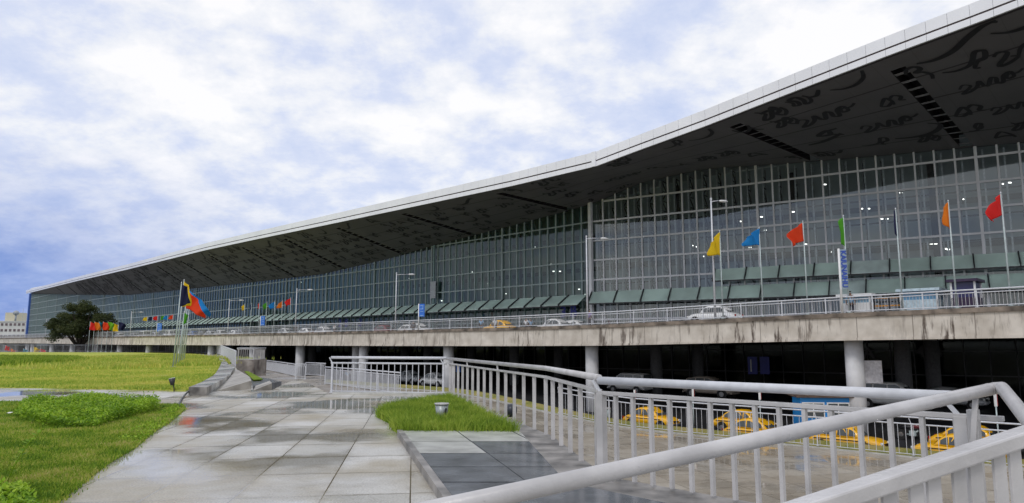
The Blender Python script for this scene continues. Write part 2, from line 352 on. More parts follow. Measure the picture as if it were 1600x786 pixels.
def tag(o, label=None, cat=None, group=None, kind=None):
    if label: o['label'] = label
    if cat: o['category'] = cat
    if group: o['group'] = group
    if kind: o['kind'] = kind
    return o
def empty(name, loc=(0, 0, 0), rz=0, local=False, **kw):
    o = bpy.data.objects.new(name, None); COL.objects.link(o); o.location = loc; o.rotation_euler = (0, 0, rz); o.empty_display_size = 0.3
    ORG[o.name] = (0, 0, 0) if local else tuple(loc)
    return tag(o, **kw)
def copy_tree(o, parent=None):
    c = o.copy(); COL.objects.link(c); c.parent = parent
    for ch in [x for x in o.children]: copy_tree(ch, c)
    return c
def array_mesh(name, V, F, material, smooth=False):
    """V: (n,3) array, F: (m,4) or (m,3) array of indices"""
    me = bpy.data.meshes.new(name); k = F.shape[1]
    me.vertices.add(len(V)); me.vertices.foreach_set('co', V.astype(np.float32).ravel())
    me.loops.add(F.size); me.loops.foreach_set('vertex_index', F.astype(np.int32).ravel())
    me.polygons.add(len(F)); me.polygons.foreach_set('loop_start', np.arange(0, F.size, k, dtype=np.int32))
    try: me.polygons.foreach_set('loop_total', np.full(len(F), k, dtype=np.int32))
    except Exception: pass
    me.update(calc_edges=True); me.validate(); me.materials.append(material)
    o = bpy.data.objects.new(name, me); COL.objects.link(o)
    return o

def text_mesh(body, size, loc, rot, material, parent, name='lettering'):
    c_ = bpy.data.curves.new('tmp', 'FONT'); c_.body = body; c_.size = size; c_.extrude = 0.012; c_.align_x = 'CENTER'; c_.align_y = 'CENTER'; c_.offset = 0.03*size
    o_ = bpy.data.objects.new('tmp', c_); COL.objects.link(o_)
    bpy.context.view_layer.update()
    me = bpy.data.meshes.new_from_object(o_.evaluated_get(bpy.context.evaluated_depsgraph_get())); bpy.data.objects.remove(o_)
    me.name = name; me.materials.clear(); me.materials.append(material)
    o = bpy.data.objects.new(name, me); COL.objects.link(o); og = ORG[parent.name] if parent else (0, 0, 0)
    o.parent = parent; o.location = (loc[0]-og[0], loc[1]-og[1], loc[2]-og[2]); o.rotation_euler = rot; return o

# ------------------------------------------------------------------ site geometry
CT, ST = math.cos(rad(PITCH)), math.sin(rad(PITCH))
def ray(px, py):
    u, v = px-800, 393-py
    return Vector((u, 1090*CT - v*ST, 1090*ST + v*CT))
def gp(px, py, z=0.0):
    """point of the horizontal plane z that is surveyed from the photograph"""
    r = ray(px, py); t = (z-1.6)/r.z; return Vector((r.x*t, r.y*t, z))
def at(px, py, Yd):
    r = ray(px, py); t = Yd/r.y; return Vector((r.x*t, Yd, 1.6+r.z*t))
E = Vector((0.70711, -0.70711, 0)); NN = Vector((0.70711, 0.70711, 0)); D0 = 45.4
def W(a, D, z=0): return E*a + NN*(D0+D) + Vector((0, 0, z))
def hit(px, py, D):
    """along-coordinate a and height z where the sight line meets the vertical plane at distance D behind the deck edge"""
    r = ray(px, py); t = (D0+D)/r.dot(NN); p = r*t
    return p.dot(E), p.z+1.6
def lin(x, tab):
    return float(np.interp(x, [p[0] for p in tab], [p[1] for p in tab]))
def dtop(a):     # top of the deck's edge beam along the viaduct
    X0 = W(a, 0).x
    return lin(X0, [(-200, 3.5), (-140, 3.35), (-80, 3.0), (-44, 2.93), (-14, 2.9), (0, 2.92), (8, 2.98), (14, 3.15), (20, 3.3), (27, 3.42), (40, 3.5)])
def zdeck(a): return dtop(min(a, 12.0))-0.34+0.3*min(1, max(0, (a+48)/10))
def lowz(a):     # lower ground in front of the viaduct, falling to the right
    t = min(1, max(0, (a+52)/24)); t = t*t*(3-2*t); return -2.75 - 1.6*t
A_R = 12.0                     # right end of the deck / building (past the frame)
A_L = hit(-40, 500, 0)[0]

# ---- ground sheets
mb = MB(); R = 2500
mb.quad((-R, -R, -5.3), (R, -R, -5.3), (R, R, -5.3), (-R, R, -5.3))
tag(mb.build('ground', SOIL, origin=(0, 0, 0)), kind='structure')
# lower plaza (sloping brown slabs) as a grid
def grid_sheet(name, material, a0, a1, na, rows, zf, kind='structure'):
    m = MB()
    As = np.linspace(a0, a1, na)
    for i in range(na-1):
        for j in range(len(rows)-1):
            P = [W(As[i], rows[j]), W(As[i+1], rows[j]), W(As[i+1], rows[j+1]), W(As[i], rows[j+1])]
            D = [rows[j], rows[j], rows[j+1], rows[j+1]]; A = [As[i], As[i+1], As[i+1], As[i]]
            m.quad(*[(p.x, p.y, zf(aa, dd)) for p, aa, dd in zip(P, A, D)])
    return tag(m.build(name, material, origin=(0, 0, 0)), kind=kind)
STRIP_D = -2.6
grid_sheet('lower_plaza', PAVE_L, -130, 20, 60, [-44, -20, STRIP_D-0.75], lambda a, d: lowz(a))
VERGE = lawn_material('verge_turf', (0.12, 0.15, 0.035), (0.26, 0.24, 0.07), (0.34, 0.27, 0.12), 0.9)
grid_sheet('verge', VERGE, -140, 20, 60, [STRIP_D-0.75, STRIP_D+0.35], lambda a, d: lowz(a)+0.06+0.22*(d-STRIP_D+0.75))
def road_z(a, d):
    t = min(1, max(0, (d+2.25)/10.75)); lo = lowz(a)-0.55; return lo + (-2.9-lo)*t
grid_sheet('arrivals_road', ASPH, -320, 20, 120, [STRIP_D+0.35, 0, 1.5, 3, 5, 7, 8.5, 12, 16, 20, 27], road_z)
# kerb of the lower plaza
mb = MB()
for i in range(30):
    a0 = -70+i*3; a1 = a0+2.98
    p0, p1 = W(a0, STRIP_D-0.85), W(a1, STRIP_D-0.85)
    mb.bar((p0.x, p0.y, lowz(a0)+0.02), (p1.x, p1.y, lowz(a1)+0.02), 0.2, 0.1)
tag(mb.build('kerb', STONE_L), kind='structure')

# upper plaza deck (z = 0) with its outline surveyed along the railings
B0 = gp(697, 617); BM = Vector((0.58, 12.25, 0)); B1 = Vector((1.02, 8.3, 0)); C1 = Vector((3.85, 5.35, 0))
plaza = [(-260, 147), (-112, 150), gp(330, 549.9), gp(343, 553), gp(352, 560), gp(368, 573.5), gp(371, 578), gp(389, 588), gp(394, 600), gp(396, 610.5), gp(426, 609),
         gp(450, 597), gp(467, 592.5), gp(484, 599.5), gp(514, 615), B0, BM, B1, C1, (3.9, -12), (-260, -12)]
plaza = [(p[0], p[1]) for p in plaza]
mb = MB(); mb.prism(plaza, -5.1, 0.0)
pl = mb.build('plaza', [PAVE], origin=(0, 0, 0)); tag(pl, kind='structure')
# terrace beyond the tip of the plaza, a step lower
T = [gp(396, 611, 0), gp(371, 578, 0), gp(368, 573, 0), gp(380, 572, -.85), gp(399, 574.6, -.85), gp(430, 580.7, -.85), gp(461, 587.6, -.85), gp(508, 587, -.85), gp(507, 600, -.85), gp(560, 606.3, -.85), gp(626, 615.5, -.85), gp(697, 619, 0)]
mb = MB(); mb.prism([(p[0], p[1]) for p in T], -5.1, -0.85)
tag(mb.build('terrace', [PAVE_T], origin=(0, 0, 0)), kind='structure')

# lawns
def sheet(name, pts, z, material, kind='structure'):
    m = MB(); m.prism([(p[0], p[1]) for p in pts], z-0.05, z); return tag(m.build(name, material, origin=(0, 0, 0)), kind=kind)
UL = [(-112, 146), (-112, 25.5), gp(0, 606), gp(120, 608), gp(290, 611), gp(305, 606), gp(326, 593), gp(340, 580), gp(345, 570), gp(338, 561), gp(322, 555.5), gp(290, 551.2)]
UL = [(p[0], p[1]) for p in UL]
sheet('upper_lawn', UL, 0.03, LAWN_U)
NL = [gp(-260, 626), gp(0, 628), gp(100, 629), gp(200, 631), gp(287, 633), gp(290, 640), gp(270, 657), gp(235, 680), gp(210, 702), gp(170, 725), gp(140, 748), gp(105, 775), gp(75, 800), gp(20, 900), (-9, 3), (-22, 4)]
NL = [(p[0], p[1]) for p in NL]
sheet('near_lawn', NL, 0.03, LAWN_N)
GP = [gp(588, 652), gp(605, 642), gp(650, 634), gp(698, 627), (B0.x+0.3, B0.y-2.2), (-0.15, 13.6), (0.12, 12.45), gp(628, 681), gp(612, 672), gp(612, 664)]
GP = [(p[0], p[1]) for p in GP]
sheet('grass_bed', GP, 0.035, LAWN_N)
# grey walk across the lawn
sheet('path', [gp(-60, 577), gp(0, 577), gp(145, 571), gp(142, 574), gp(0, 581), gp(-60, 582)], 0.034, PAVE)

# ------------------------------------------------------------------ viaduct
vi = empty('viaduct', tuple(W(-60, 3, -2.7)), label='long elevated concrete road deck stained by rain, running past the terminal on round columns', cat='viaduct')
THK = 1.40
As = np.arange(A_L-4, A_R+1, 2.5)
def dm(a):   # deck depth to the glass wall, wider at the right wing
    return 21.0 if a < -52 else 21.0 + (a+52)*0.16
mb = MB()
for a0, a1 in zip(As[:-1], As[1:]):
    for (d0, d1, t0, t1) in ((0.35, None, -0.34, -0.9),):
        D1a, D1b = dm(a0)+14, dm(a1)+14
        q = [W(a0, d0, dtop(a0)+t1), W(a1, d0, dtop(a1)+t1), W(a1, D1b, dtop(a1)+t1), W(a0, D1a, dtop(a0)+t1)]
        q2 = [W(a0, d0, zdeck(a0)), W(a1, d0, zdeck(a1)), W(a1, D1b, zdeck(a1)), W(a0, D1a, zdeck(a0))]
        mb.hexa(q, q2)
mb.build('deck_slab', ASPH, vi)
mb = MB()
for a0, a1 in zip(As[:-1], As[1:]):
    mb.hexa([W(a0, 0, dtop(a0)-THK-0.02), W(a1, 0, dtop(a1)-THK-0.02), W(a1, 0.35, dtop(a1)-THK-0.02), W(a0, 0.35, dtop(a0)-THK-0.02)],
            [W(a0, 0, dtop(a0)), W(a1, 0, dtop(a1)), W(a1, 0.35, dtop(a1)), W(a0, 0.35, dtop(a0))])
    mb.hexa([W(a0, -0.10, dtop(a0)-THK-0.08), W(a1, -0.10, dtop(a1)-THK-0.08), W(a1, 0.5, dtop(a1)-THK-0.08), W(a0, 0.5, dtop(a0)-THK-0.08)],
            [W(a0, -0.10, dtop(a0)-THK+0.08), W(a1, -0.10, dtop(a1)-THK+0.08), W(a1, 0.5, dtop(a1)-THK+0.08), W(a0, 0.5, dtop(a0)-THK+0.08)])
mb.build('edge_beam', BEAM, vi)
mb = MB()
for a0, a1 in zip(As[:-1], As[1:]):
    mb.hexa([W(a0, -0.12, dtop(a0)-0.05), W(a1, -0.12, dtop(a1)-0.05), W(a1, 0.6, dtop(a1)-0.05), W(a0, 0.6, dtop(a0)-0.05)],
            [W(a0, -0.12, dtop(a0)+0.22), W(a1, -0.12, dtop(a1)+0.22), W(a1, 0.6, dtop(a1)+0.22), W(a0, 0.6, dtop(a0)+0.22)])
mb.build('kerb', KERB, vi)
# transverse cross heads and columns
colx = [1335, 925, 701, 568, 469, 396, 330, 283, 232, 187, 150, 112, 80, 50, 42]
for i, px in enumerate(colx):
    a, _ = hit(px, 560, 1.4)
    z1 = dtop(a)-0.8
    r = 0.55 if px > 500 else 0.6
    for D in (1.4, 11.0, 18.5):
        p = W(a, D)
        m = MB(); m.tube([(p.x, p.y, -4.9), (p.x, p.y, z1)], r, 20); m.build('column', CONC_COL if D < 5 else CONC_SHADED, vi)
    p0, p1 = W(a, 0.8), W(a, 20)
    m = MB(); m.bar((p0.x, p0.y, z1-0.2), (p1.x, p1.y, z1-0.2), 1.0, 0.8); m.build('cross_head', BEAM, vi)
for px in (557,):
    a, _ = hit(px, 560, 2.6); p = W(a, 2.6)
    m = MB(); m.tube([(p.x, p.y, -4.9), (p.x, p.y, dtop(a)-0.8)], 0.55, 20); m.build('column', CONC_COL, vi)

# ---- deck railing
dr = empty('deck_railing', tuple(W(-30, 0.2, 3)), label='grey steel railing running along the outer edge of the elevated road', cat='railing')
def rz(a): return dtop(a)+0.22
RH = 1.0
mb = MB(); mb2 = MB()
pts = [W(a, 0.15, rz(a)+RH) for a in As]
mb.tube(pts, 0.05, 6)
mb.build('handrail', STEEL_W, dr)
mb2.tube([W(a, 0.15, rz(a)+RH-0.17) for a in As], 0.032, 6); mb2.build('mid_rail', STEEL_W, dr)
mb2 = MB(); mb2.tube([W(a, 0.15, rz(a)+0.1) for a in As], 0.035, 6); mb2.build('bottom_rail', STEEL_W, dr)
nb = 96; aa = np.linspace(A_L, A_R, nb+1)
# posts stand closer together where the deck is near
aa = A_R - (A_R-A_L)*((np.linspace(0, 1, nb+1))**1.25)
for i in range(nb):
    p = W(aa[i], 0.15); z = rz(aa[i])
    m = MB(); m.bar((p.x, p.y, z), (p.x, p.y, z+RH), 0.07, 0.05); m.box((p.x, p.y, z+0.01), (0.2, 0.2, 0.03), rad(-45)); m.build('post', STEEL_W, dr)
    n = max(2, int(abs(aa[i]-aa[i+1])/0.17)); m = MB()
    for k in range(1, n):
        a = aa[i]+(aa[i+1]-aa[i])*k/n; q = W(a, 0.15); z = rz(a)
        m.bar((q.x, q.y, z+0.1), (q.x, q.y, z+RH-0.17), 0.018, 0.018)
    m.build('baluster_panel', STEEL, dr)

# ------------------------------------------------------------------ terminal building
tb = empty('terminal_building', tuple(W(-60, 25, 2.7)), label='vast airport terminal with gridded glass wall and a dark overhanging roof bearing handwritten letters', cat='building')
GL0 = Vector((9.45, 83.0, 0))                               # the wings meet here
aJ = GL0.dot(E)
GLN = GL0.dot(NN)-D0
rdir = Vector((0.846, -0.533, 0)); rnrm = Vector((0.533, 0.846, 0))
aLeft = hit(45, 500, GLN)[0]
def gl(a, z=0, back=0.0):
    """point of the glass wall above along-coordinate a"""
    if a <= aJ: return W(a, GLN+back, z)
    s = (a-aJ)/rdir.dot(E); p = GL0 + rdir*s + rnrm*back; return Vector((p.x, p.y, z))
def hit_r(px, py):
    r = ray(px, py); t = GL0.dot(rnrm)/r.dot(rnrm); p = r*t; return p.dot(E), p.z+1.6
zg = [hit(x, y, GLN) for x, y in ((45, 459), (120, 460.5), (200, 461), (350, 446), (500, 429), (600, 406), (683, 382), (794, 354), (880, 331), (922, 319))]
zg += [hit_r(x, y) for x, y in ((940, 312), (1000, 285), (1100, 263), (1200, 257), (1350, 245), (1500, 231), (1600, 222))]
zg.append((zg[-1][0]+30, zg[-1][1]))
zg_s = sorted(zg)
def zglass(a): return sum(lin(a+k, zg_s) for k in (-1, 0, 1))/3
# roof edge
ed = [(41, 454, 19.5), (120, 433, 15), (200, 413, 12), (323, 380, 8.5), (400, 362, 7.5), (500, 339.5, 6.5), (614, 313.5, 6), (800, 271, 6), (925, 239.5, 6), (932, 237.5, 6), (1000, 211, 6), (1100, 173, 6), (1250, 112, 6), (1395, 54, 6), (1530, 2, 6), (1640, -42, 6)]
et = []
for x, y, D in ed:
    a, z = hit(x, y, D); et.append((a, z, D))
et.sort()
aE0 = et[0][0]
et.append((et[-1][0]+20, et[-1][1]+1.5, 6))
def eD(a): return lin(a, [(p[0], p[2]) for p in et])
def eZ(a): return lin(a, [(p[0], p[1]) for p in et])
def ep(a, dz=0.0, dD=0.0): return W(a, eD(a)+dD, eZ(a)+dz)
FH = 1.35
A_RE = 2.0 + 22
# slots at measured places
slots = sorted([hit(x, y, 6)[0] for x, y in ((1385, 95), (1128, 189), (763, 292), (614, 325), (508, 350))])
sp = slots[0]
slots = [sp - 17.5*k for k in range(12, 0, -1)] + slots
SW = 0.5
st = set(np.arange(aLeft, A_RE, 1.5).tolist()); st.add(aJ)
for s in slots: st.add(s-SW); st.add(s+SW)
st = sorted(x for x in st if x <= A_RE)
keep = [st[0]]
for x in st[1:]:
    if x-keep[-1] > 0.05: keep.append(x)
st = keep
def in_slot(x): return any(abs(x-s) < SW-0.01 for s in slots)
def soff(a, v, dz=0.0):
    a = max(a, aLeft)
    p = W(a, eD(a)+0.25, eZ(a)-FH); q = gl(a, zglass(a), 0.35)
    r = p.lerp(q, v); r.z += dz; return r
VS = [0, 0.10, 0.25, 0.4, 0.55, 0.7, 0.85, 0.97, 1.0]
def uvmesh(name, quads, uvs, material, parent):
    m = MB()
    for q in quads: m.quad(*q)
    o = m.build(name, material, parent)
    ul = o.data.uv_layers.new(name='UVMap'); flat = [c for q in uvs for uv in q for c in uv]
    ul.data.foreach_set('uv', flat); return o
def rfz(a, back): return max(eZ(a)+0.8, zglass(a)+1.5)*(1-back/14)+(eZ(a)+1.0)*back/14
roof = MB()
for a0, a1 in zip(st[:-1], st[1:]):
    def sec(a):
        bk = min(14, 3.8+max(0, a-aLeft)*.85); return [ep(a, 0.0), gl(a, rfz(a, 0), 0), gl(a, rfz(a, bk), bk)]
    s0, s1 = sec(a0), sec(a1)
    roof.quad(s0[0], s1[0], s1[1], s0[1]); roof.quad(s0[1], s1[1], s1[2], s0[2])
rf = roof.build('roof', mat('roof_sheet', (0.55, 0.56, 0.58), 0.5, 0, 0.05, 0.3), tb)
# fascia: two strips with a dark slit, divided into panels
fs = MB(); dk = MB()
aF = aE0; fa = [aF]
while fa[-1] < A_RE: fa.append(fa[-1]+1.28)
for a0, a1 in zip(fa[:-1], fa[1:]):
    g = 0.010
    b0, b1 = a0+g, a1-g
    for z1, z0 in ((0.06, -0.76), (-0.89, -FH)):
        fs.hexa([ep(b0, z0), ep(b1, z0), ep(b1, z0, 0.15), ep(b0, z0, 0.15)], [ep(b0, z1), ep(b1, z1), ep(b1, z1, 0.15), ep(b0, z1, 0.15)])
    dk.hexa([ep(a0, -FH+0.03, 0.06), ep(a1, -FH+0.03, 0.06), ep(a1, -FH+0.03, 0.3), ep(a0, -FH+0.03, 0.3)], [ep(a0, 0, 0.06), ep(a1, 0, 0.06), ep(a1, 0, 0.3), ep(a0, 0, 0.3)])
fo = fs.build('fascia', FASCIA, rf); dk.build('fascia_joint', mat('joint_grey', (0.30, 0.29, 0.30), .6), rf)
sl_ = MB()
for a0, a1 in zip(fa[:-1], fa[1:]): sl_.hexa([ep(a0, -.90, .045), ep(a1, -.90, .045), ep(a1, -.90, .1), ep(a0, -.90, .1)], [ep(a0, -.75, .045), ep(a1, -.75, .045), ep(a1, -.75, .1), ep(a0, -.75, .1)])
sl_.build('fascia_slit', mat('slit_brown', (0.05, 0.03, 0.03), .7), rf)
jm = MB()
a = hit(928, 240, 6)[0]; p = ep(a, 0.08, -0.05); q = ep(a, -FH-0.02, -0.05); jm.bar(p, q, 0.45, 0.12, up=(0.7, 0.7, 0)); jm.build('roof_joint_cover', FASCIA, rf)
# soffit sheets
quads = []; uvs = []; rec = MB(); lou = MB()
for a0, a1 in zip(st[:-1], st[1:]):
    mid = (a0+a1)/2
    for v0, v1 in zip(VS[:-1], VS[1:]):
        if in_slot(mid) and 0.09 < v0 and v1 < 0.98: continue
        quads.append([soff(a0, v0), soff(a1, v0), soff(a1, v1), soff(a0, v1)])
        uvs.append([(a0, v0), (a1, v0), (a1, v1), (a0, v1)])
uvmesh('soffit', quads, uvs, SOFFIT, rf)
for s in slots:
    if s < aLeft+3: continue
    a0, a1 = s-SW, s+SW; H = 1.1; rec = MB(); lou = MB()
    for k in range(12):
        v0 = 0.10+0.87*k/12; v1 = 0.10+0.87*(k+1)/12
        rec.quad(soff(a0, v0), soff(a0, v1), soff(a0, v1, H), soff(a0, v0, H))
        rec.quad(soff(a1, v0), soff(a1, v0, H), soff(a1, v1, H), soff(a1, v1))
        rec.quad(soff(a0, v0, H), soff(a0, v1, H), soff(a1, v1, H), soff(a1, v0, H))
        vm = v0+0.87/24
        lou.quad(soff(a0, vm, 0.03), soff(a1, vm, 0.03), soff(a1, vm+0.030, 0.16), soff(a0, vm+0.030, 0.16))
    rec.build('soffit_slot', DARK, rf); lou.build('slot_louvre', mat('louvre_grey', (0.42, 0.40, 0.41), 0.5), rf)


# ---- handwritten lettering on the soffit: brush strokes
def cr(pts, n=7):
    out = []; P = [pts[0]]+list(pts)+[pts[-1]]
    for i in range(1, len(P)-2):
        p0, p1, p2, p3 = [np.array(P[j], float) for j in (i-1, i, i+1, i+2)]
        for k in range(n):
            t = k/n; out.append(0.5*((2*p1)+(-p0+p2)*t+(2*p0-5*p1+4*p2-p3)*t*t+(-p0+3*p1-3*p2+p3)*t**3))
    out.append(np.array(pts[-1], float)); return out
GLYPHS = {   # (width, strokes); y up, unit height
 'aa': (1.9, [[(0, .75), (.2, .95), (.5, .8), (.35, .5), (.1, .25), (.05, .05), (.4, .1), (.8, .35), (.55, .5)], [(.8, .35), (1.0, .8), (1.25, .95), (1.5, .75), (1.3, .35), (1.7, .3), (1.9, .6)]]),
 'ma': (1.3, [[(0, .9), (.15, .5), (.1, .15), (.3, .1), (.45, .35), (.3, .6), (.75, .75), (.95, .95), (.9, .5), (1.0, .05)]]),
 'na': (1.3, [[(0, .55), (.3, .75), (.55, .6), (.4, .35), (.15, .5), (.3, .75)], [(.5, .6), (.85, .8), (1.05, .95)], [(1.0, .95), (1.0, .1), (1.25, .2)]]),
 'ka': (1.5, [[(.05, .1), (.3, .5), (.6, .8), (.75, .4), (.7, 0)], [(.05, .1), (.4, .02), (.7, .3)], [(.72, .6), (1.0, .85), (1.3, .6), (1.15, .3), (1.4, .2)]]),
 'loop': (1.0, [[(0, .2), (.35, .15), (.6, .4), (.85, .85), (.65, .95), (.45, .6), (.55, .3), (.8, .5), (.75, .95)]]),
 'swoosh': (2.6, [[(0, .1), (.5, 0), (1.1, .12), (1.7, .5), (2.2, .75), (2.6, .8)], [(2.35, 1.0), (2.4, .85), (2.62, .7)]]),
 'smile': (1.9, [[(0, .35), (.5, .1), (1.1, .1), (1.6, .4), (1.8, .9)]]),
 'six': (.9, [[(0, .75), (.3, .95), (.6, .75), (.45, .5), (.25, .6), (.45, .75), (.7, .5), (.75, .15), (.55, 0)]]),
 'sha': (1.7, [[(0, .9), (.2, .6), (.1, .35), (.35, .3), (.4, .6), (.2, .9), (.55, .95), (.7, .55), (.6, .2), (.9, .25), (1.0, .6), (.85, .9)], [(1.0, .6), (1.35, .55), (1.65, .9)]]),
 'tri': (1.0, [[(0, .2), (.45, .85), (.9, .3), (.5, .35), (0, .2)], [(.9, .3), (1.0, .1)]]),
 'ya': (1.3, [[(0, .95), (.2, .45), (.5, .3), (.8, .6), (.95, .95)], [(.85, .75), (.95, .3), (1.25, .05)]]),
}
ROWS = [(0.10, 2.3, ['swoosh', None, 'smile', 'sha', 'aa', None, 'six', 'tri', None]),
        (0.27, 1.9, ['six', 'loop', None, 'sha', 'na', 'aa', None, 'ma', 'tri', 'loop']),
        (0.42, 1.9, ['aa', 'na', 'ka', 'ma', None, 'sha', 'aa', 'six', None]),
        (0.58, 1.9, ['smile', 'na', None, 'ka', 'aa', 'na', 'ma', None, 'loop']),
        (0.74, 1.8, ['sha', 'ma', None, 'loop', 'na', 'aa', None, 'ya', 'ka']),
        (0.89, 1.5, ['loop', None, 'tri', 'sha', None, 'aa', 'six', None])]
GLYPHS.update({
 'ohook': (1.8, [[(0, .35), (.45, .22), (.95, .3), (1.2, .6), (1.4, .98), (1.7, .9), (1.6, .5), (1.3, .4), (1.12, .08), (1.3, .0)]]),
 'r': (.9, [[(0, .65), (.15, .95), (.45, .98), (.6, .75), (.35, .6), (.6, .5), (.8, .2), (.75, -.1)]]),
 'chain': (3.0, [[(0, .55), (.25, .85), (.55, .65), (.3, .35), (0, .08), (.4, .15), (.8, .45), (1.0, .85), (1.1, .4), (1.3, .35), (1.55, .85), (1.75, .75), (1.7, .35), (1.95, .3), (2.1, .8), (2.45, .95), (2.5, .55), (2.2, .5), (2.3, .8), (2.7, .75), (3.0, .95)]]),
 'kha': (1.2, [[(.1, .95), (.35, .6), (.15, .35), (.0, .1), (.35, .15), (.6, .5), (.85, .9), (.95, .5), (.7, .3), (.9, .05), (1.15, .35), (1.1, .7)], [(.2, .7), (.6, .75), (1.0, .6)]]),
 'tritail': (1.9, [[(.9, .75), (1.4, .95), (1.3, .55), (.85, .6), (1.2, .85), (1.8, .95)], [(1.35, .55), (1.75, .3)], [(0, -.1), (.6, -.02), (1.2, .2), (1.7, .45)]]),
 'arc': (2.0, [[(0, .1), (.6, .0), (1.2, .05), (1.7, .3), (1.95, .7), (1.6, .95)]]),
})
rr = random.Random(5)
let = MB()
def draw(gname, a, v, s, sl_r=0.0, ysc=1.2):
    L = (soff(a, 1)-soff(a, 0)).length
    for stx in GLYPHS[gname][1]:
        cv = cr(stx, 6); n = len(cv); prev = None
        for k, c in enumerate(cv):
            t = cv[min(k+1, n-1)]-cv[max(k-1, 0)]; t = t/(np.linalg.norm(t)+1e-6); nrm = np.array([-t[1], t[0]])
            # broad nib: thick on the down strokes, thin at the tips
            wdt = (0.050+0.070*abs(t[1]*0.8+t[0]*0.45))*(0.55+0.45*math.sin(math.pi*min(1, (k+1.5)/(n+2))))
            pr = []
            for e in (c+nrm*wdt, c-nrm*wdt):
                pr.append(soff(a+e[0]*s, min(0.985, max(0.01, v-((e[1]-0.5)*s*ysc+sl_r*e[0]*s)/L)), -0.03))
            if prev: let.quad(prev[0], pr[0], pr[1], prev[1])
            prev = pr
def find(px, py):
    """surveyed place on the soffit: along-coordinate and share of the overhang"""
    a, v = -25.0, .5; tgt = ray(px, py).normalized()
    def err(a, v):
        p = soff(a, v)-Vector((0, 0, 1.6)); return p.normalized()-tgt
    for _ in range(40):
        e0 = err(a, v); ea = (err(a+.1, v)-e0)/.1; ev = (err(a, v+.01)-e0)/.01
        m11, m12, m22 = ea.dot(ea), ea.dot(ev), ev.dot(ev); b1, b2 = -e0.dot(ea), -e0.dot(ev); det = m11*m22-m12*m12
        if abs(det) < 1e-14: break
        a += max(-6, min(6, (b1*m22-b2*m12)/det)); v += max(-.3, min(.3, (m11*b2-m12*b1)/det)); v = min(1.0, max(0.0, v))
    return a, v
for px, py, g_, s_ in ((1490, 66, 'swoosh', 1.9), (1325, 127, 'smile', 1.45), (1261, 155, 'sha', 1.5), (1206, 176, 'kha', 1.7), (1169, 202, 'ya', 1.4), (1294, 181, 'chain', 1.55), (1392, 156, 'ka', 1.3), (1508, 99, 'ohook', 1.6), (1550, 128, 'chain', 1.3), (1436, 114, 'r', 1.6),
                      (1285, 213, 'tritail', 1.9), (1432, 204, 'arc', 1.9), (1392, 193, 'chain', 1.45), (1513, 171, 'ka', 1.5), (1526, 199, 'loop', 1.3), (1568, 210, 'tri', 1.4), (1226, 190, 'kha', 1.5), (1137, 239, 'kha', 1.5), (1101, 247, 'kha', 1.5), (1064, 257, 'ya', 1.3), (1026, 262, 'r', 1.3), (1051, 226, 'ohook', 1.2),
                      (1095, 211, 'smile', 1.4), (1180, 241, 'tri', 1.5), (974, 254, 'sha', 1.5), (1298, 240, 'sha', 1.5), (1368, 222, 'ohook', 1.3), (1594, 30, 'smile', 1.7), (1596, 82, 'aa', 1.5), (1594, 165, 'chain', 1.2), (1240, 246, 'six', 1.3), (1450, 215, 'kha', 1.4), (1600, 195, 'kha', 1.4), (985, 273, 'chain', 1.1), (950, 247, 'kha', 1.2)):
    a, v = find(px, py); s_ *= 1.05; draw(g_, a-GLYPHS[g_][0]*s_/2, v, s_, 0.0, 1.55)
for v, size, seq in ROWS:
    i = rr.randrange(len(seq)); a = -44-rr.random()*3; size *= .68
    while a > aLeft+25:
        gname = seq[i % len(seq)]; i += 1
        if gname is None or rr.random() < .25: a -= size*rr.uniform(0.9, 2.4); continue
        s_ = size*rr.uniform(0.8, 1.1); a -= GLYPHS[gname][0]*s_
        for sl in slots:
            if a < sl+SW+0.2 and a+GLYPHS[gname][0]*s_ > sl-SW-0.2: a = sl-SW-0.3-GLYPHS[gname][0]*s_
        if (soff(a, 1)-soff(a, 0)).length < 6: break
        draw(gname, a, v, s_, rr.uniform(-.08, .08), 1.3); a -= size*rr.uniform(0.3, 0.8)
let.build('lettering', LETTER, rf)

# ---- curtain wall in bays
DECK = 2.55
rows_z = [DECK+0.02] + [18.6-2.35*k for k in range(6, -1, -1)] + [20.95, 23.3]
rr = random.Random(3)
INNER_R = mat('inner_mullion_pale', (0.80, 0.82, 0.84), .45)
def bay(a0, a1, pitch, frame_m, glass_m, right):
    f = MB(); n = max(1, round((gl(a1)-gl(a0)).length/pitch)); mids = []
    zb = zdeck(a0)
    for k in range(n+1):
        a = a0+(a1-a0)*k/n; zt = zglass(a)
        wd = (0.17 if right else 0.12) if k else 0.26
        f.bar(gl(a, zb), gl(a, zt), 0.16 if k else 0.25, wd, up=tuple(rnrm if right else NN))
        if k < n: mids.append(a0+(a1-a0)*(k+(0.34 if right else 0.42))/n)
    for zr in rows_z[1:]:
        cuts = [a0+(a1-a0)*k/n for k in range(n+1)]
        ok = [a for a in cuts if zglass(a) > zr+0.1]
        if len(ok) > 1: f.bar(gl(ok[0], zr, 0.02), gl(ok[-1], zr, 0.02), 0.15, 0.2 if right else 0.16)
    fo = f.build('glazing_frame', frame_m, tb)
    g = MB()
    for k in range(n):
        x0, x1 = a0+(a1-a0)*k/n, a0+(a1-a0)*(k+1)/n
        g.quad(gl(x0, zb, 0.06), gl(x1, zb, 0.06), gl(x1, zglass(x1), 0.06), gl(x0, zglass(x0), 0.06))
    g.build('glass', glass_m, fo)
    if mids:
        fm = MB()
        for am in mids: fm.bar(gl(am, zb, .55 if right else 1.0), gl(am, zglass(am)-0.2, .55 if right else 1.0), *((0.14, 0.16) if right else (0.5, 0.28)), up=tuple(rnrm if right else NN))
        fm.build('inner_fin', INNER_R if right else FIN, fo)
nL = 20
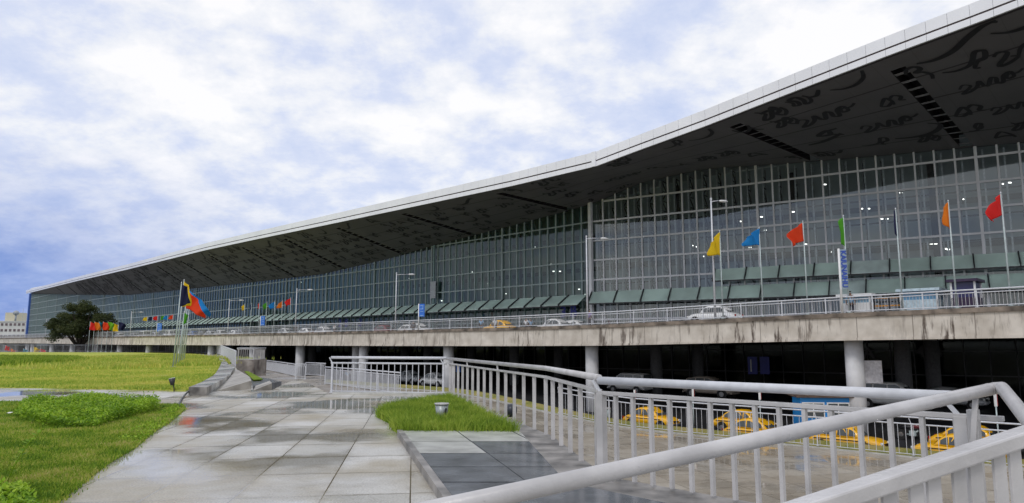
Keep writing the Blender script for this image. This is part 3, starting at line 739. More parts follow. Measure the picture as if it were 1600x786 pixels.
for i in range(nL): bay(aLeft+(aJ-aLeft)*i/nL, aLeft+(aJ-aLeft)*(i+1)/nL, 1.4, FRAME_G, GLASS_L, False)
aREnd = A_RE
nR = 4
for i in range(nR): bay(aJ+0.05+(aREnd-aJ)*i/nR, aJ+0.05+(aREnd-aJ)*(i+1)/nR, 1.6, FRAME, GLASS_R, True)
m = MB(); m.bar(gl(aJ+0.15, 2.6, -0.3), gl(aJ+0.15, zglass(aJ)+0.1, -0.3), 0.42, 0.42); m.build('corner_post', mat('corner_post', (0.85, 0.85, 0.87), 0.5, 0, 0.05, 0.5), tb)
# vertical trusses inside the right wing
s_tot = (aREnd-aJ)/rdir.dot(E)
CH = mat('truss_chord_grey', (0.42, 0.43, 0.45), .5)
for k in range(int(s_tot/1.6)):
    a = aJ+(0.8+1.6*k)*rdir.dot(E); t = MB(); zt = zglass(a)-0.1; zb = zdeck(a)
    t.bar(gl(a, zb, 0.9), gl(a, zt, 0.9), 0.10, 0.12, up=tuple(rnrm)); t.bar(gl(a, zb, 2.3), gl(a, zt, 2.3), 0.12, 0.16, up=tuple(rnrm))
    t.mi = 1; z = zb+.1; s = 0
    while z+1.17 < zt:
        p, q = (0.9, 2.3) if s else (2.3, 0.9)
        t.bar(gl(a, z, p), gl(a, z+1.17, q), 0.09, 0.12); t.bar(gl(a, z+1.17, 0.9), gl(a, z+1.17, 2.3), 0.08, 0.09); z += 1.17; s = 1-s
    t.build('wind_truss', [CH, TRUSS], tb)
for zr in (6.85, 9.2, 11.55, 13.9, 16.25):
    t = MB(); t.bar(gl(aJ+0.5, zr-0.3, 2.4), gl(aREnd, zr-0.3, 2.4), 0.2, 0.12); t.build('inner_girt', TRUSS, tb)
# end wall of glass at the far end and joint mast
m = MB(); eq = lambda z_: [gl(aLeft, z_, 0), gl(aLeft, z_, 3.8), gl(aLeft+12, z_, 13.9), gl(aLeft+1.5, z_, .8)]
m.hexa(eq(2.6), [p+Vector((0, 0, zglass(aLeft)-2.6)) for p in eq(2.6)])
m.build('end_wall', ENDGL, tb)
m = MB(); m.bar(gl(aLeft+0.2, 2.6, -0.3), gl(aLeft+0.2, zglass(aLeft), -0.3), 1.2, 0.8); m.build('end_mast', ENDBL, tb)
a = hit(681, 400, GLN)[0]
m = MB(); m.bar(gl(a, 2.6, -0.3), gl(a, zglass(a)-0.1, -0.3), 0.25, 0.25); m.build('joint_mast', mat('mast_green', (0.22, 0.32, 0.32), 0.5), tb)
p = at(678, 453, W(hit(678, 453, GLN-0.4)[0], GLN-0.4).y)
m = MB(); m.bar(W(p.dot(E)-0.7, GLN-0.5, p.z), W(p.dot(E)+0.55, GLN-0.5, p.z), 0.12, 2.5); m.build('pale_panel', mat('pale_panel', (0.42, 0.44, 0.46), 0.5), tb)
# interior: back wall, floors, columns, lamps
m = MB(); cs = list(np.arange(aLeft, A_RE, 6.0))+[A_RE]
for a0, a1 in zip(cs[:-1], cs[1:]):
    m.quad(gl(a0, 2.5, 6.8), gl(a1, 2.5, 6.8), gl(a1, rfz(a1, 6.8)-.02, 6.8), gl(a0, rfz(a0, 6.8)-.02, 6.8))
m.build('interior_wall', INTER, tb)
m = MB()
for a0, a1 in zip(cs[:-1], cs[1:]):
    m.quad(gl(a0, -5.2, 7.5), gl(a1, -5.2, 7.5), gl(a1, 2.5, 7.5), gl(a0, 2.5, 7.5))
m.build('arrivals_wall', mat('arrivals_shaded', (0.045, 0.048, 0.045), .8, 0, .3, .4), tb)  # lower wall painted near black to carry the deck's shade
m = MB()
for zz in (6.9, 11.4, 15.8):
    m.bar(gl(aLeft, zz, 6.6), gl(aJ, zz, 6.6), 0.25, 0.5); m.bar(gl(aJ, zz, 6.6), gl(aREnd, zz, 6.6), 0.25, 0.5)
m.build('inner_beam', mat('inner_beam_dark', (0.10, 0.11, 0.11), .7), tb)
m = MB(); m.hexa([gl(aJ, 6.6, 4.5), gl(aREnd, 6.6, 4.5), gl(aREnd, 6.6, 6.5), gl(aJ, 6.6, 6.5)], [gl(aJ, 7.0, 4.5), gl(aREnd, 7.0, 4.5), gl(aREnd, 7.0, 6.5), gl(aJ, 7.0, 6.5)])
m.hexa([gl(aLeft, 6.6, 4.5), gl(aJ, 6.6, 4.5), gl(aJ, 6.6, 6.5), gl(aLeft, 6.6, 6.5)], [gl(aLeft, 7.0, 4.5), gl(aJ, 7.0, 4.5), gl(aJ, 7.0, 6.5), gl(aLeft, 7.0, 6.5)])
m.build('mezzanine_floor', INTFL, tb)
for k in range(30):
    a = aLeft+5+k*(aREnd-aLeft-8)/29; m = MB(); m.tube([gl(a, 2.6, 5), gl(a, zglass(a), 5)], 0.35, 12); m.build('interior_column', TRUSS, tb)
lampm = MB()
rr = random.Random(9)
for (x, y) in ((1143,449),(1200,338),(1300,287),(1358,325),(1369,325),(1390,341),(1398,341),(1468,380),(1475,380),(1580,286),(1592,284),(1168,345),(1206,359),(1270,381),(1312,393),(1490,388),(1495,389),(1093,383),(1096,385),(575,450),(508,455),(690,470),(640,435),(865,424),(875,424),(905,452),(913,460),(712,470),(737,425),(743,425),(763,443),(790,459),(860,413),(835,386),(470,441),(412,449),(318,459),(642,434),(1182,386),(1420,300),(1520,310),(1250,330),(1110,400)):
    if x < 928: a, z = hit(x, y, GLN+3)
    else:
        r = ray(x, y); t = (GL0.dot(rnrm)+3)/r.dot(rnrm); p_ = r*t; a, z = p_.dot(E), p_.z+1.6
    p = gl(a, z, 3); m = MB(); m.tube([(p.x-0.12, p.y, p.z), (p.x+0.12, p.y, p.z)], 0.06, 8); m.build('interior_lamp', LIGHTM, tb)
# canopies above the doors
def canopy(a0, a1, z0, rise, dpt, step, nm, right):
    n = int((gl(a1)-gl(a0)).length/step); c = MB(); b = MB(); c.mi = 0
    for k in range(n):
        x0, x1 = a0+(a1-a0)*k/n, a0+(a1-a0)*(k+1)/n
        g = (x1-x0)*0.004
        c.mi = 1 if (right and abs((x0+x1)/2-aPale) < (x1-x0)/2) else 0
        i0, i1 = gl(x0+g, z0+rise, -0.4), gl(x1-g, z0+rise, -0.4); o0, o1 = gl(x0+g, z0, -dpt), gl(x1-g, z0, -dpt)
        dz = Vector((0, 0, 0.06)); c.hexa([o0, o1, i1, i0], [o0+dz, o1+dz, i1+dz, i0+dz])
        b.hexa([gl(x0-0.05, z0-0.1, -dpt-0.2), gl(x0+0.05, z0-0.1, -dpt-0.2), gl(x0+0.05, z0+rise-0.45, -0.1), gl(x0-0.05, z0+rise-0.45, -0.1)],
               [gl(x0-0.05, z0+0.15, -dpt-0.2), gl(x0+0.05, z0+0.15, -dpt-0.2), gl(x0+0.05, z0+rise+0.16, -0.5), gl(x0-0.05, z0+rise+0.16, -0.5)])
    b.bar(gl(a0, z0-0.08, -dpt), gl(a1, z0-0.08, -dpt), 0.14, 0.14)
    co = c.build('canopy', [CANOPY, CANOPY_L], tb); b.build('canopy_bracket', BRACKET, co)
aPale = hit_r(1338, 440)[0]
canopy(hit(180, 500, GLN)[0], aJ-0.3, 6.2, 1.25, 2.3, 2.8, 'canopy', False)
canopy(aJ+0.3, A_RE, 6.35, 1.35, 1.5, 3.2, 'canopy', True)
canopy(hit_r(1120, 440)[0], A_RE, 8.3, 1.25, 1.5, 3.2, 'canopy', True)
# blue gate letters and number boards on the glass under the canopy
def text_obj(body, size, loc, rotz, material, parent, name='gate_letter'):
    return text_mesh(body, size, loc, (rad(90), 0, rotz), material, parent, name)
ang_r = math.atan2(rdir.y, rdir.x); ang_l = rad(-45)
for px, py, ch in ((1328, 463, '4'), (1352, 462, 'A'), (1428, 459, '4'), (1453, 458, 'B')):
    r = ray(px, py); t = (GL0.dot(rnrm)-0.3)/r.dot(rnrm); p = r*t
    text_obj(ch, 1.9, (p.x, p.y, p.z+1.6), ang_r, NAVY, tb)
for px, py, ch in ((880, 488, '3'), (896, 487, 'B'), (531, 505, '2'), (541, 505, 'B'), (563, 504, '3')):
    a, z = hit(px, py, GLN-0.3); p = W(a, GLN-0.3, z); text_obj(ch, 1.9, p, ang_l, NAVY, tb)
# arrivals level glass under the deck
m = MB(); f = MB()
lo_l = hit(60, 545, 24)[0]
k0 = np.arange(lo_l, aREnd, 1.9)
for a0, a1 in zip(k0[:-1], k0[1:]):
    m.quad(gl(a0, -4.4, 0.5), gl(a1, -4.4, 0.5), gl(a1, 2.4, 0.5), gl(a0, 2.4, 0.5))
    f.bar(gl(a0, -4.4, 0.4), gl(a0, 2.3, 0.4), 0.08, 0.12)
for z in (-1.2, 1.0): f.bar(gl(lo_l, z, 0.4), gl(aJ, z, 0.4), 0.1, 0.1); f.bar(gl(aJ, z, 0.4), gl(aREnd, z, 0.4), 0.1, 0.1)
fo = f.build('arrivals_frame', mat('shaded_frame', (0.06, 0.06, 0.065), .5), tb); m.build('arrivals_glass', GLASS_D, fo)  # frame colour darkened to stand in for the shade below the deck
for px, py, ch in ((1357, 552, 'A'), (1438, 550, '4'), (1463, 550, 'B')):
    r = ray(px, py); t = (GL0.dot(rnrm)+0.1)/r.dot(rnrm); p = r*t; text_obj(ch, 1.5, (p.x, p.y, p.z+1.6), ang_r, BLACK, tb)
for px in (1176, 1195):
    r = ray(px, 571); t = (GL0.dot(rnrm)-3)/r.dot(rnrm); p = r*t
    m = MB(); m.box((p.x, p.y, p.z+1.6), (0.9, 0.12, 1.7), ang_r); tag(m.build('hanging_sign', NAVY), 'navy hanging board under the elevated road, ' + ('the one with a white strip' if px == 1176 else 'the plain one beside the dark inner column'), 'sign', 'navy boards under the deck')
    if px == 1176:
        m = MB(); m.box((p.x-0.2, p.y-0.1, p.z+1.6), (0.12, 0.03, 1.2), ang_r); o = m.build('strip', WHITE_P); o.name = 'white_strip'
        sg = [x for x in COL.objects if x.name.startswith('hanging_sign')][0]; o.parent = sg; o.location = (o.location[0]-sg.location[0], o.location[1]-sg.location[1], o.location[2]-sg.location[2])

#REST#
# ------------------------------------------------------------------ railings of the upper plaza
def along(pts, d):
    for p, q in zip(pts[:-1], pts[1:]):
        L = (q-p).length
        if d <= L: return p.lerp(q, d/L), (q-p).normalized()
        d -= L
    return pts[-1].copy(), (pts[-1]-pts[-2]).normalized()
def plen(pts): return sum((q-p).length for p, q in zip(pts[:-1], pts[1:]))
def railing(label, pts, h, r, bar_z, spacing, bw, bd, posts, bottom=True, group=None, m_t=STEEL_W, m_b=STEEL, top_pts=None, singles=True, tube_mid=False, post_w=0.06, low=0.06):
    pts = [Vector(p) for p in pts]
    root = empty('railing', tuple(pts[0]), label=label, cat='railing', group=group)
    up = lambda z: [p+Vector((0, 0, z)) for p in pts]
    m = MB(); m.tube(top_pts or up(h), r, 12); m.build('handrail', m_t, root)
    m = MB(); b = up(bar_z)
    if tube_mid: m.tube(b, tube_mid, 8)
    else:
        for p, q in zip(b[:-1], b[1:]): m.bar(p, q, 0.07, 0.04)
    m.build('mid_rail', m_b, root, bevel=0 if tube_mid else 0.004)
    if bottom:
        m = MB(); b = up(low)
        for p, q in zip(b[:-1], b[1:]): m.bar(p, q, 0.05, 0.035)
        m.build('bottom_rail', m_t, root)
    L = plen(pts); n = int(L/spacing)
    mm = MB()
    for k in range(1, n):
        p, d = along(pts, k*spacing); s = Vector((d.x, d.y, 0)).normalized()
        m = MB() if (singles and k < 100) else mm
        z0, z1 = p+Vector((0, 0, 0.02)), p+Vector((0, 0, bar_z-0.018))
        sd = Vector((-s.y, s.x, 0))
        A = [s*(-bd/2)+sd*(-bw/2), s*(bd/2)+sd*(-bw/2), s*(bd/2)+sd*(bw/2), s*(-bd/2)+sd*(bw/2)]
        m.hexa([z0+a for a in A], [z1+a for a in A])
        if m is not mm: m.build('baluster', m_b, root)
    if mm.v: mm.build('baluster_panel', m_b, root)
    for t in posts:
        p, d = along(pts, min(L-0.001, t)); rzp = math.atan2(d.y, d.x)
        m = MB(); m.box((p.x, p.y, p.z+bar_z/2), (post_w, post_w, bar_z), rzp); m.box((p.x, p.y, p.z+.006), (post_w+.09, post_w+.09, .012), rzp)
        m.build('post', m_b, root, bevel=0.004)
        m = MB(); m.bar(p+Vector((0, 0, bar_z-0.02))+d*0.0, p+Vector((0, 0, h))-d*0.12, 0.03, 0.03); m.build('bracket', m_t, root)
    return root
C1 = Vector((3.72, 5.40, 0)); cA = gp(516, 613.5)
railing('thin white painted railing reflected in the puddle, on the far side of the grass bed', [cA, B0], 1.16, 0.045, 0.98, 0.21, 0.02, 0.02, [0.05, plen([cA, B0])-0.1], group='railings round the paved plaza', tube_mid=0.03, m_t=STEEL_W, m_b=STEEL_W)
Lb = plen([B0, B1])
railing('grey railing with flat upright bars running past the grass bed towards the viewer', [B0+Vector((0, 0, 0.02)), BM+Vector((0, 0, 0.06)), B1+Vector((0, 0, 0.08))], 1.13, 0.042, 0.98, 0.72, 0.065, 0.015, [1.2, 3.6, 7.2, Lb-0.1], bottom=False, group='railings round the paved plaza', m_t=STEEL)
Lc = plen([B1, C1])
rc = railing('wet grey railing with flat upright bars in front of the yellow taxis', [B1+Vector((0, 0, 0.08)), C1+Vector((0, 0, 0.08))], 1.10, 0.045, 0.96, 0.243, 0.05, 0.035, [0.03, Lc-0.28], bottom=False, group='railings round the paved plaza', post_w=0.09, top_pts=[B1+Vector((0, 0, 1.18)), B1.lerp(C1, 0.93)+Vector((0, 0, 1.19))])
# sloping wet handrail close to the viewer
P1 = at(1557, 606, 5.4); P2 = at(900, 749, 3.5); P3 = P1+(P2-P1)*1.85
nh = empty('sloping_handrail', (P1.x, P1.y, 0), label='thick wet grey tube handrail sloping down across the foreground with a bent corner', cat='handrail')
m = MB(); c1 = at(1566, 606, 5.28); c2 = at(1612, 664, 4.25); c3 = at(1700, 760, 3.0)
m.tube([P3, P1+(P2-P1)*0.03, P1+(P2-P1)*0.008, c1, c1.lerp(c2, 0.06), c2, c3], 0.045, 20); m.build('handrail', STEEL, nh)
for f_ in (0.03, 0.62, 1.25):
    q = P1+(P2-P1)*f_; dd = (P2-P1).normalized(); m = MB(); m.tube([q-dd*.012, q, q+dd*.012], [.0455, .0475, .0455], 20, caps=False); m.build('weld_seam', STEEL, nh)
dr_m = MB(); r_ = random.Random(12); dd = (P3-P1).normalized(); sdv = Vector((-dd.y, dd.x, 0)).normalized(); upv = dd.cross(sdv); upv = upv if upv.z > 0 else -upv
for k in range(420):
    th = r_.choice((r_.gauss(-1.57, .5), r_.uniform(-3.3, .2), r_.gauss(-1.57, .12))); rr_ = r_.uniform(.0018, .0042); q = P1+(P3-P1)*r_.uniform(.04, .98)+(sdv*math.cos(th)+upv*math.sin(th))*.0455
    dr_m.smooth = True; rings = []
    for z_, w_ in ((-1, .3), (-.4, .9), (.4, .9), (1, .3)): rings.append([(q.x+math.cos(j*1.047)*w_*rr_, q.y+math.sin(j*1.047)*w_*rr_, q.z+z_*rr_) for j in range(6)])
    dr_m.loft(rings)
drm = glass('water', (.95, .95, .95), .25, .02); o = dr_m.build('water_drops', drm, nh); o['kind'] = 'stuff'
m = MB(); q = P1+(P2-P1)*0.075; m.bar(q, at(1521, 690, q.y), 0.035, 0.03); m.build('bracket', STEEL, nh)
m = MB(); q = at(1520, 640, 5.35); m.bar((q.x, q.y, q.z), (q.x, q.y, 0), 0.07, 0.09); m.build('post', STEEL, nh, bevel=0.004)
m = MB(); q = at(620, 810, 2.96); m.bar(q, (q.x, q.y, 0), 0.05, 0.05); m.build('post', STEEL, nh, bevel=0.004)
# nearest rail with wide uprights
n0 = at(1690, 652, 2.75); n1 = at(1130, 838, 2.15)
nr = empty('near_railing', (n0.x, n0.y, 0), label='nearest grey flat rail on closely set wide upright bars, under the bent handrail corner', cat='railing', group='railings round the paved plaza')
m = MB(); m.bar(n0, n1, 0.075, 0.055); m.build('top_rail', STEEL, nr, bevel=0.008)
d = (n1-n0); Ln = d.length; k = 0; s = 0.07
while s < Ln:
    p = n0+d*(s/Ln); m = MB(); m.box((p.x, p.y, (p.z-0.03)/2), (0.062, 0.012, p.z-0.03), math.atan2(d.y, d.x)); m.build('baluster', STEEL, nr, bevel=0.002)
    s += 0.085 if k % 2 else 0.125; k += 1
# kerbs under the railings
dB = (B1-B0).normalized(); sB = Vector((-dB.y, dB.x, 0))
m = MB()
for u0, u1, z0, z1 in ((B0, BM, .02, .05), (BM, B1, .05, .07)):
    dd = (u1-u0).normalized(); sd_ = Vector((-dd.y, dd.x, 0)); q = [u0-sd_*0.45, u1-sd_*0.45, u1+sd_*0.1, u0+sd_*0.1]
    m.hexa([p+Vector((0, 0, -.01)) for p in q], [p+Vector((0, 0, z)) for p, z in zip(q, (z0, z1, z1, z0))])
tag(m.build('kerb', CAP), kind='structure')
dC = (C1-B1).normalized(); sC = Vector((-dC.y, dC.x, 0))
m = MB(); b = [B1-sC*0.62-dC*0.1, C1-sC*0.62+dC*3, C1+sC*0.12+dC*3, B1+sC*0.12-dC*0.1]; m.hexa([p+Vector((0, 0, 0)) for p in b], [p+Vector((0, 0, 0.075)) for p in b])
tag(m.build('kerb', CAP), kind='structure')
# long kerb slab under the thin railing
m = MB(); q0 = gp(520, 616); q1 = gp(697, 617); m.bar(q0+Vector((0, 0.15, 0.02)), q1+Vector((0, 0.15, 0.02)), 0.35, 0.08); tag(m.build('kerb', STONE_L), kind='structure')

# granite platform with light and dark slabs
def clip(poly, clipper):
    out = poly
    for i in range(len(clipper)):
        a, b = clipper[i], clipper[(i+1) % len(clipper)]; inp = out; out = []
        def side(p): return (b[0]-a[0])*(p[1]-a[1])-(b[1]-a[1])*(p[0]-a[0])
        for j in range(len(inp)):
            p, q = inp[j], inp[(j+1) % len(inp)]; sp_, sq = side(p), side(q)
            if sp_ >= 0: out.append(p)
            if (sp_ >= 0) != (sq >= 0):
                t = sp_/(sp_-sq); out.append((p[0]+(q[0]-p[0])*t, p[1]+(q[1]-p[1])*t))
        if not out: return out
    return out
e0 = gp(628, 681); e1 = gp(690, 770)
sl = (e1.x-e0.x)/(e1.y-e0.y)
def xl(y): return e0.x+(y-e0.y)*sl
yN = 2.4; rB = lambda y: BM.x
cl = [(xl(yN), yN), (5.4, yN), (5.4, 4.0), (C1.x-0.45, C1.y-0.45), (B1.x-0.42, B1.y-0.3), (rB(e0.y)-0.45, e0.y), (e0.x, e0.y)]
m = MB(); m.prism(cl, 0.0, 0.085); tag(m.build('stone_platform', STONE_D, origin=(0, 0, 0)), kind='structure')
yJ = B1.y-0.3; clA = [(xl(yN), yN), (5.4, yN), (5.4, 4.0), (C1.x-0.45, C1.y-0.45), (B1.x-0.42, yJ), (xl(yJ), yJ)]; clB = [(xl(yJ), yJ), (B1.x-0.42, yJ), (rB(e0.y)-0.45, e0.y), (e0.x, e0.y)]
ys = [e0.y+0.02, 11.25, 10.05, 8.95, 7.8, 6.7, 5.6, 4.5, 3.4, 2.3]
pat = ["LLLMDDDDD", "LDDDDDDDD", "DDDDDDDDD", "DDDDMDDDD", "MMDDDDMDD", "MLMDDDDDD", "MMMDMDDDD", "MMDMMDDDD", "MMDMDDDDD"]
m = MB(); mid = {'L': 0, 'M': 1, 'D': 2}
for r_, (ya, yb) in enumerate(zip(ys[:-1], ys[1:])):
    for c in range(9):
        g = 0.012; x0, x1 = c*0.96+g, (c+1)*0.96-g
        for cc in (clA, clB):
            tl = clip([(xl(yb+g)+x0, yb+g), (xl(yb+g)+x1, yb+g), (xl(ya-g)+x1, ya-g), (xl(ya-g)+x0, ya-g)], cc)
            if len(tl) > 2: m.mi = mid[pat[r_][c]]; m.poly([(p[0], p[1], 0.09) for p in tl])
tag(m.build('stone_slabs', [STONE_L, STONE_M, STONE_D], origin=(0, 0, 0)), kind='structure')
m = MB(); k0_, k1_ = gp(626, 679), gp(640, 681); m.bar((xl(e0.y)-0.04, e0.y, 0.05), (xl(yN)-0.04, yN, 0.05), 0.09, 0.11); tag(m.build('kerb', CAP), kind='structure')

# raised granite walkway beside the lawn
Lf = [(295, 605), (314, 597.5), (335, 586), (342, 575.5), (346, 567), (343.5, 561.7), (339.5, 555.2)]
Rt = [(323.5, 605), (348.6, 592.6), (360, 584.6), (367.5, 573), (358, 571), (354, 565), (348.6, 558)]
zt = 0.26; Lp = [gp(x, y, zt) for x, y in Lf]; Rp = [gp(x, y, zt) for x, y in Rt]
m = MB()
for i in range(len(Lp)-1):
    for a, b, c_, d_ in ((Lp[i], Rp[i], Rp[i+1], Lp[i+1]),):
        n = 4
        for k in range(n):
            t0, t1 = k/n, (k+1)/n-0.012
            q = [a.lerp(d_, t0), b.lerp(c_, t0), b.lerp(c_, t1), a.lerp(d_, t1)]
            m.mi = (i*n+k*7) % 3; m.hexa([(p.x, p.y, 0.0) for p in q], [tuple(p) for p in q])
tag(m.build('raised_walkway', [CAP, STONE_M, STONE_L], origin=(0, 0, 0)), kind='structure')
WEDGE = mat('weathered_stone', (0.44, 0.41, 0.36), 0.35, 0, .3, 1.6, .1, 14, col2=(.17, .15, .12))
def block(name, pts, zb, material, **kw):
    m = MB(); m.hexa([(p[0], p[1], zb) for p in pts], [tuple(p) for p in pts]); o = m.build(name, material, origin=(0, 0, 0)); tag(o, **kw); return o
block('wedge_wall', [gp(337, 611, 0.01), gp(393, 594.5, 0.3), gp(389, 588, 0.3), gp(371, 577.5, 0.28)], -0.95, WEDGE, kind='structure')
block('wedge_wall', [gp(396, 610, 0.0), gp(425, 598.5, 0.2), gp(421, 595, 0.2), gp(399, 603, 0.05)], -0.95, WEDGE, kind='structure')
sheet('grass_wedge', [gp(382, 580, -0.2), gp(388, 580, -0.2), gp(411, 592, -0.2), gp(396, 593, -0.2)], -0.2, LAWN_N)
block('dark_slope', [gp(394, 604, -0.3), gp(440, 596, -0.3), gp(412, 590, -0.3), gp(392, 590, -0.3)], -0.95, STONE_D, kind='structure')

# stained concrete box with a railing, beside the walkway
qa, qb = at(369, 562, 58.5), at(397, 562, 58.5)
m = MB(); m.box(((qa.x+qb.x)/2, 60, -0.3), (qb.x-qa.x, 3.0, 1.25)); cbx = m.build('concrete_box', mat('stained_wall', (0.42, 0.38, 0.34), .8, 0, .3, 1.2, col2=(.10, .08, .07))); tag(cbx, 'stained concrete shaft wall at the end of the lawn fence', 'wall')
railing('short pale railing standing on the stained concrete shaft wall', [(qa.x, 58.6, 0.33), (qb.x-0.05, 58.6, 0.33), (qb.x-0.05, 61.3, 0.33)], 0.95, 0.04, 0.85, 0.17, 0.03, 0.03, [0.1, 1.4, 3], tube_mid=0.02, group='railings of the lower terrace')
# far lawn fence
fp = [(-120, 551), (-40, 549.6), (60, 549.3), (180, 549.4), (260, 550.2), (330, 552.2), (345, 554.5), (352, 560), (367.5, 573)]
FP = [gp(x, y) for x, y in fp]
FP = [Vector((p.x, min(p.y, 156), 0)) if p.y < 156 else Vector((p.x*156/p.y, 156, 0)) for p in FP]
fr = empty('lawn_fence', tuple(FP[4]), label='long low grey metal fence closing the far side of the lawn', cat='fence')
L = plen(FP); hs = lambda p: 1.45 if p.y > 110 else 1.1+0.35*max(0, (p.y-50)/60)
m = MB(); q = [p+Vector((0, 0, hs(p))) for p in FP]; m.tube(q, 0.05, 6); m.build('handrail', STEEL_W, fr)
m = MB(); q = [p+Vector((0, 0, 0.12)) for p in FP]; m.tube(q, 0.035, 6); m.build('bottom_rail', STEEL_W, fr)
npst = 70
for i in range(npst+1):
    s0 = L*i/npst; p, d = along(FP, s0); m = MB(); m.bar(p, p+Vector((0, 0, hs(p))), 0.07, 0.07); m.build('post', STEEL_W, fr)
    if i < npst:
        m = MB(); n = int(L/npst/0.2)
        for k in range(1, n):
            q, d = along(FP, s0+L/npst*k/n); m.bar(q+Vector((0, 0, .12)), q+Vector((0, 0, hs(q))), 0.03, 0.03)
        m.build('baluster_panel', STEEL, fr)
# terrace railings
z = -0.85; TG = 'railings of the lower terrace'
tr = dict(group=TG, tube_mid=0.022, m_t=STEEL_W, m_b=STEEL_W)
f1 = [gp(399, 575, z), gp(430, 581, z), gp(461, 588, z)]
railing('long grey terrace railing descending towards the dark underpass', f1, 0.92, 0.035, 0.8, 0.22, 0.03, 0.03, [0.1, 6, 12, 18, 22], **tr)
railing('narrow pale railing panel right behind the tip of the paved path', [gp(461, 592.5, z), gp(477, 592.5, z)], 1.05, 0.035, 0.92, 0.14, 0.03, 0.03, [0.05, 0.7], **tr)
railing('short pale railing beyond the panel at the path tip', [gp(477, 586, z), gp(508, 588, z)], 0.98, 0.035, 0.86, 0.18, 0.03, 0.03, [0.1, 2.5], **tr)
f4 = [gp(507, 600, z), gp(560, 606.5, z), gp(624, 616, z)]
railing('pale railing on the terrace edge, seen through the thin white plaza railing', f4, 1.05, 0.035, 0.92, 0.17, 0.03, 0.03, [0.05, 2.5, 5, 8], **tr)
# tall fence of the lower plaza in front of the taxis
pts = [W(a, STRIP_D-0.85, lowz(a)+0.12) for a in np.linspace(hit(872, 640, STRIP_D-.85)[0], 8, 14)]
railing('tall thin white railing between the brown lower plaza and the yellow taxis', pts, 1.98, 0.045, 1.62, 0.38, 0.022, 0.022, [0.1, 5, 10, 15, 20, 25, 30, 35], tube_mid=0.04, m_t=STEEL_W, m_b=STEEL_W)

# ------------------------------------------------------------------ poles, flags, lamps, signs
POLE_ME = {}
FL = {'yellow': (0.85, 0.62, 0.01), 'blue': (0.01, 0.28, 0.68), 'red': (0.80, 0.025, 0.02), 'scarlet': (0.85, 0.07, 0.01), 'green': (0.10, 0.42, 0.02), 'navy': (0.012, 0.015, 0.075), 'orange': (0.85, 0.25, 0.01), 'lime': (0.20, 0.52, 0.02), 'teal': (0.02, 0.30, 0.42)}
def cloth_mat(c):
    new = 'flag_cloth_'+c not in MATS; m = mat('flag_cloth_'+c, FL[c], 0.75, 0, 0.05, 3)
    if new:
        t = m.node_tree; tr = N(t, 'ShaderNodeBsdfTranslucent'); tr.inputs[0].default_value = (*FL[c], 1); mxs = N(t, 'ShaderNodeMixShader'); mxs.inputs[0].default_value = .4
        t.links.new(t.nodes['Principled BSDF'].outputs[0], mxs.inputs[1]); t.links.new(tr.outputs[0], mxs.inputs[2]); t.links.new(mxs.outputs[0], t.nodes['Material Output'].inputs[0])
    return m
def flag(loc, h, colour, label, group, fw=1.3, fh=1.3, dirv=(-0.8, -0.3), droop=0.7, taper=0.25, seed=0, pr=0.045, lean=(0, 0)):
    root = empty('flagpole', tuple(loc), label=label, cat='flag', group=group)
    x, y, z = loc; top = Vector((x+lean[0], y+lean[1], z+h))
    m = MB(); m.tube([(x, y, z), tuple(top)], [pr, pr*0.65], 8); m.build('pole', STEEL_D if pr > 0.04 else STEEL_W, root)
    m = MB(); m.box((x, y, z+0.04), (0.3, 0.3, 0.08)); m.build('base', STEEL_D, root)
    m = MB(); m.tube([(top.x, top.y, top.z), (top.x, top.y, top.z+0.10)], [0.05, 0.02], 8); m.build('finial', STEEL_W, root)
    r_ = random.Random(seed); d = Vector((dirv[0], dirv[1], 0)); ln = d.length; d.normalize(); sd = Vector((-d.y, d.x, 0)); fw *= ln
    nu, nv = 18, 14; G = []; ph = r_.random()*6
    for i in range(nu+1):
        u = i/nu; row = []
        for j in range(nv+1):
            v = j/nv
            dro = droop*(u**1.25)*fw
            hh = fh*(1-taper*u)
            off = math.sin(u*8+v*3.2+ph)*0.17*(.25+u)*fw+math.sin(u*15+v*7+ph*2)*0.07*u*fw
            row.append(top+d*(fw*u*(1-0.18*math.sin(v*3.0+ph)*u))+sd*off+Vector((0, 0, -0.04-dro-v*hh+0.05*math.sin(u*6+ph)*u)))
        G.append(row)
    m = MB(); m.smooth = True; n0 = 0
    for row in G: m.v += [tuple(p) for p in row]
    for i in range(nu):
        for j in range(nv): a_ = i*(nv+1)+j; m._f((a_, a_+nv+1, a_+nv+2, a_+1))
    o = m.build('flag', cloth_mat(colour), root); s = o.modifiers.new('thickness', 'SOLIDIFY'); s.thickness = 0.012
    return root
def place(px, D, base=None):
    a, _ = hit(px, 500, D); return W(a, D, base if base is not None else rz(a))
# near row of seven on the deck edge
row = [(1130, 'yellow', 6.25, .95, 1.7, .95, .45, 'beside the tall street lamp'), (1193, 'blue', 6.1, 1.25, 1.15, .55, .45, 'third pole from the street lamp'), (1263, 'scarlet', 6.1, 1.1, 1.25, .75, .3, 'above the elevated railing'),
       (1328, 'green', 6.1, .38, 1.9, .8, .25, 'limp beside the white vertical sign'), (1412, 'navy', 6.1, .16, 1.7, .4, .2, 'hanging straight down'), (1497, 'orange', 6.15, .45, 1.6, .8, .4, 'hanging narrow from its pole'), (1582, 'red', 6.2, .95, 1.15, .85, .2, 'at the end of the near row')]
for i, (px, c, h, fw, fh, dr_, tp, what) in enumerate(row):
    flag(place(px, 0.25), h, c, f'{c} flag {what}, near row on the elevated road', 'flags on the near stretch of the deck', fw, fh, (-0.9, -0.25), dr_, tp, i+3, 0.055)
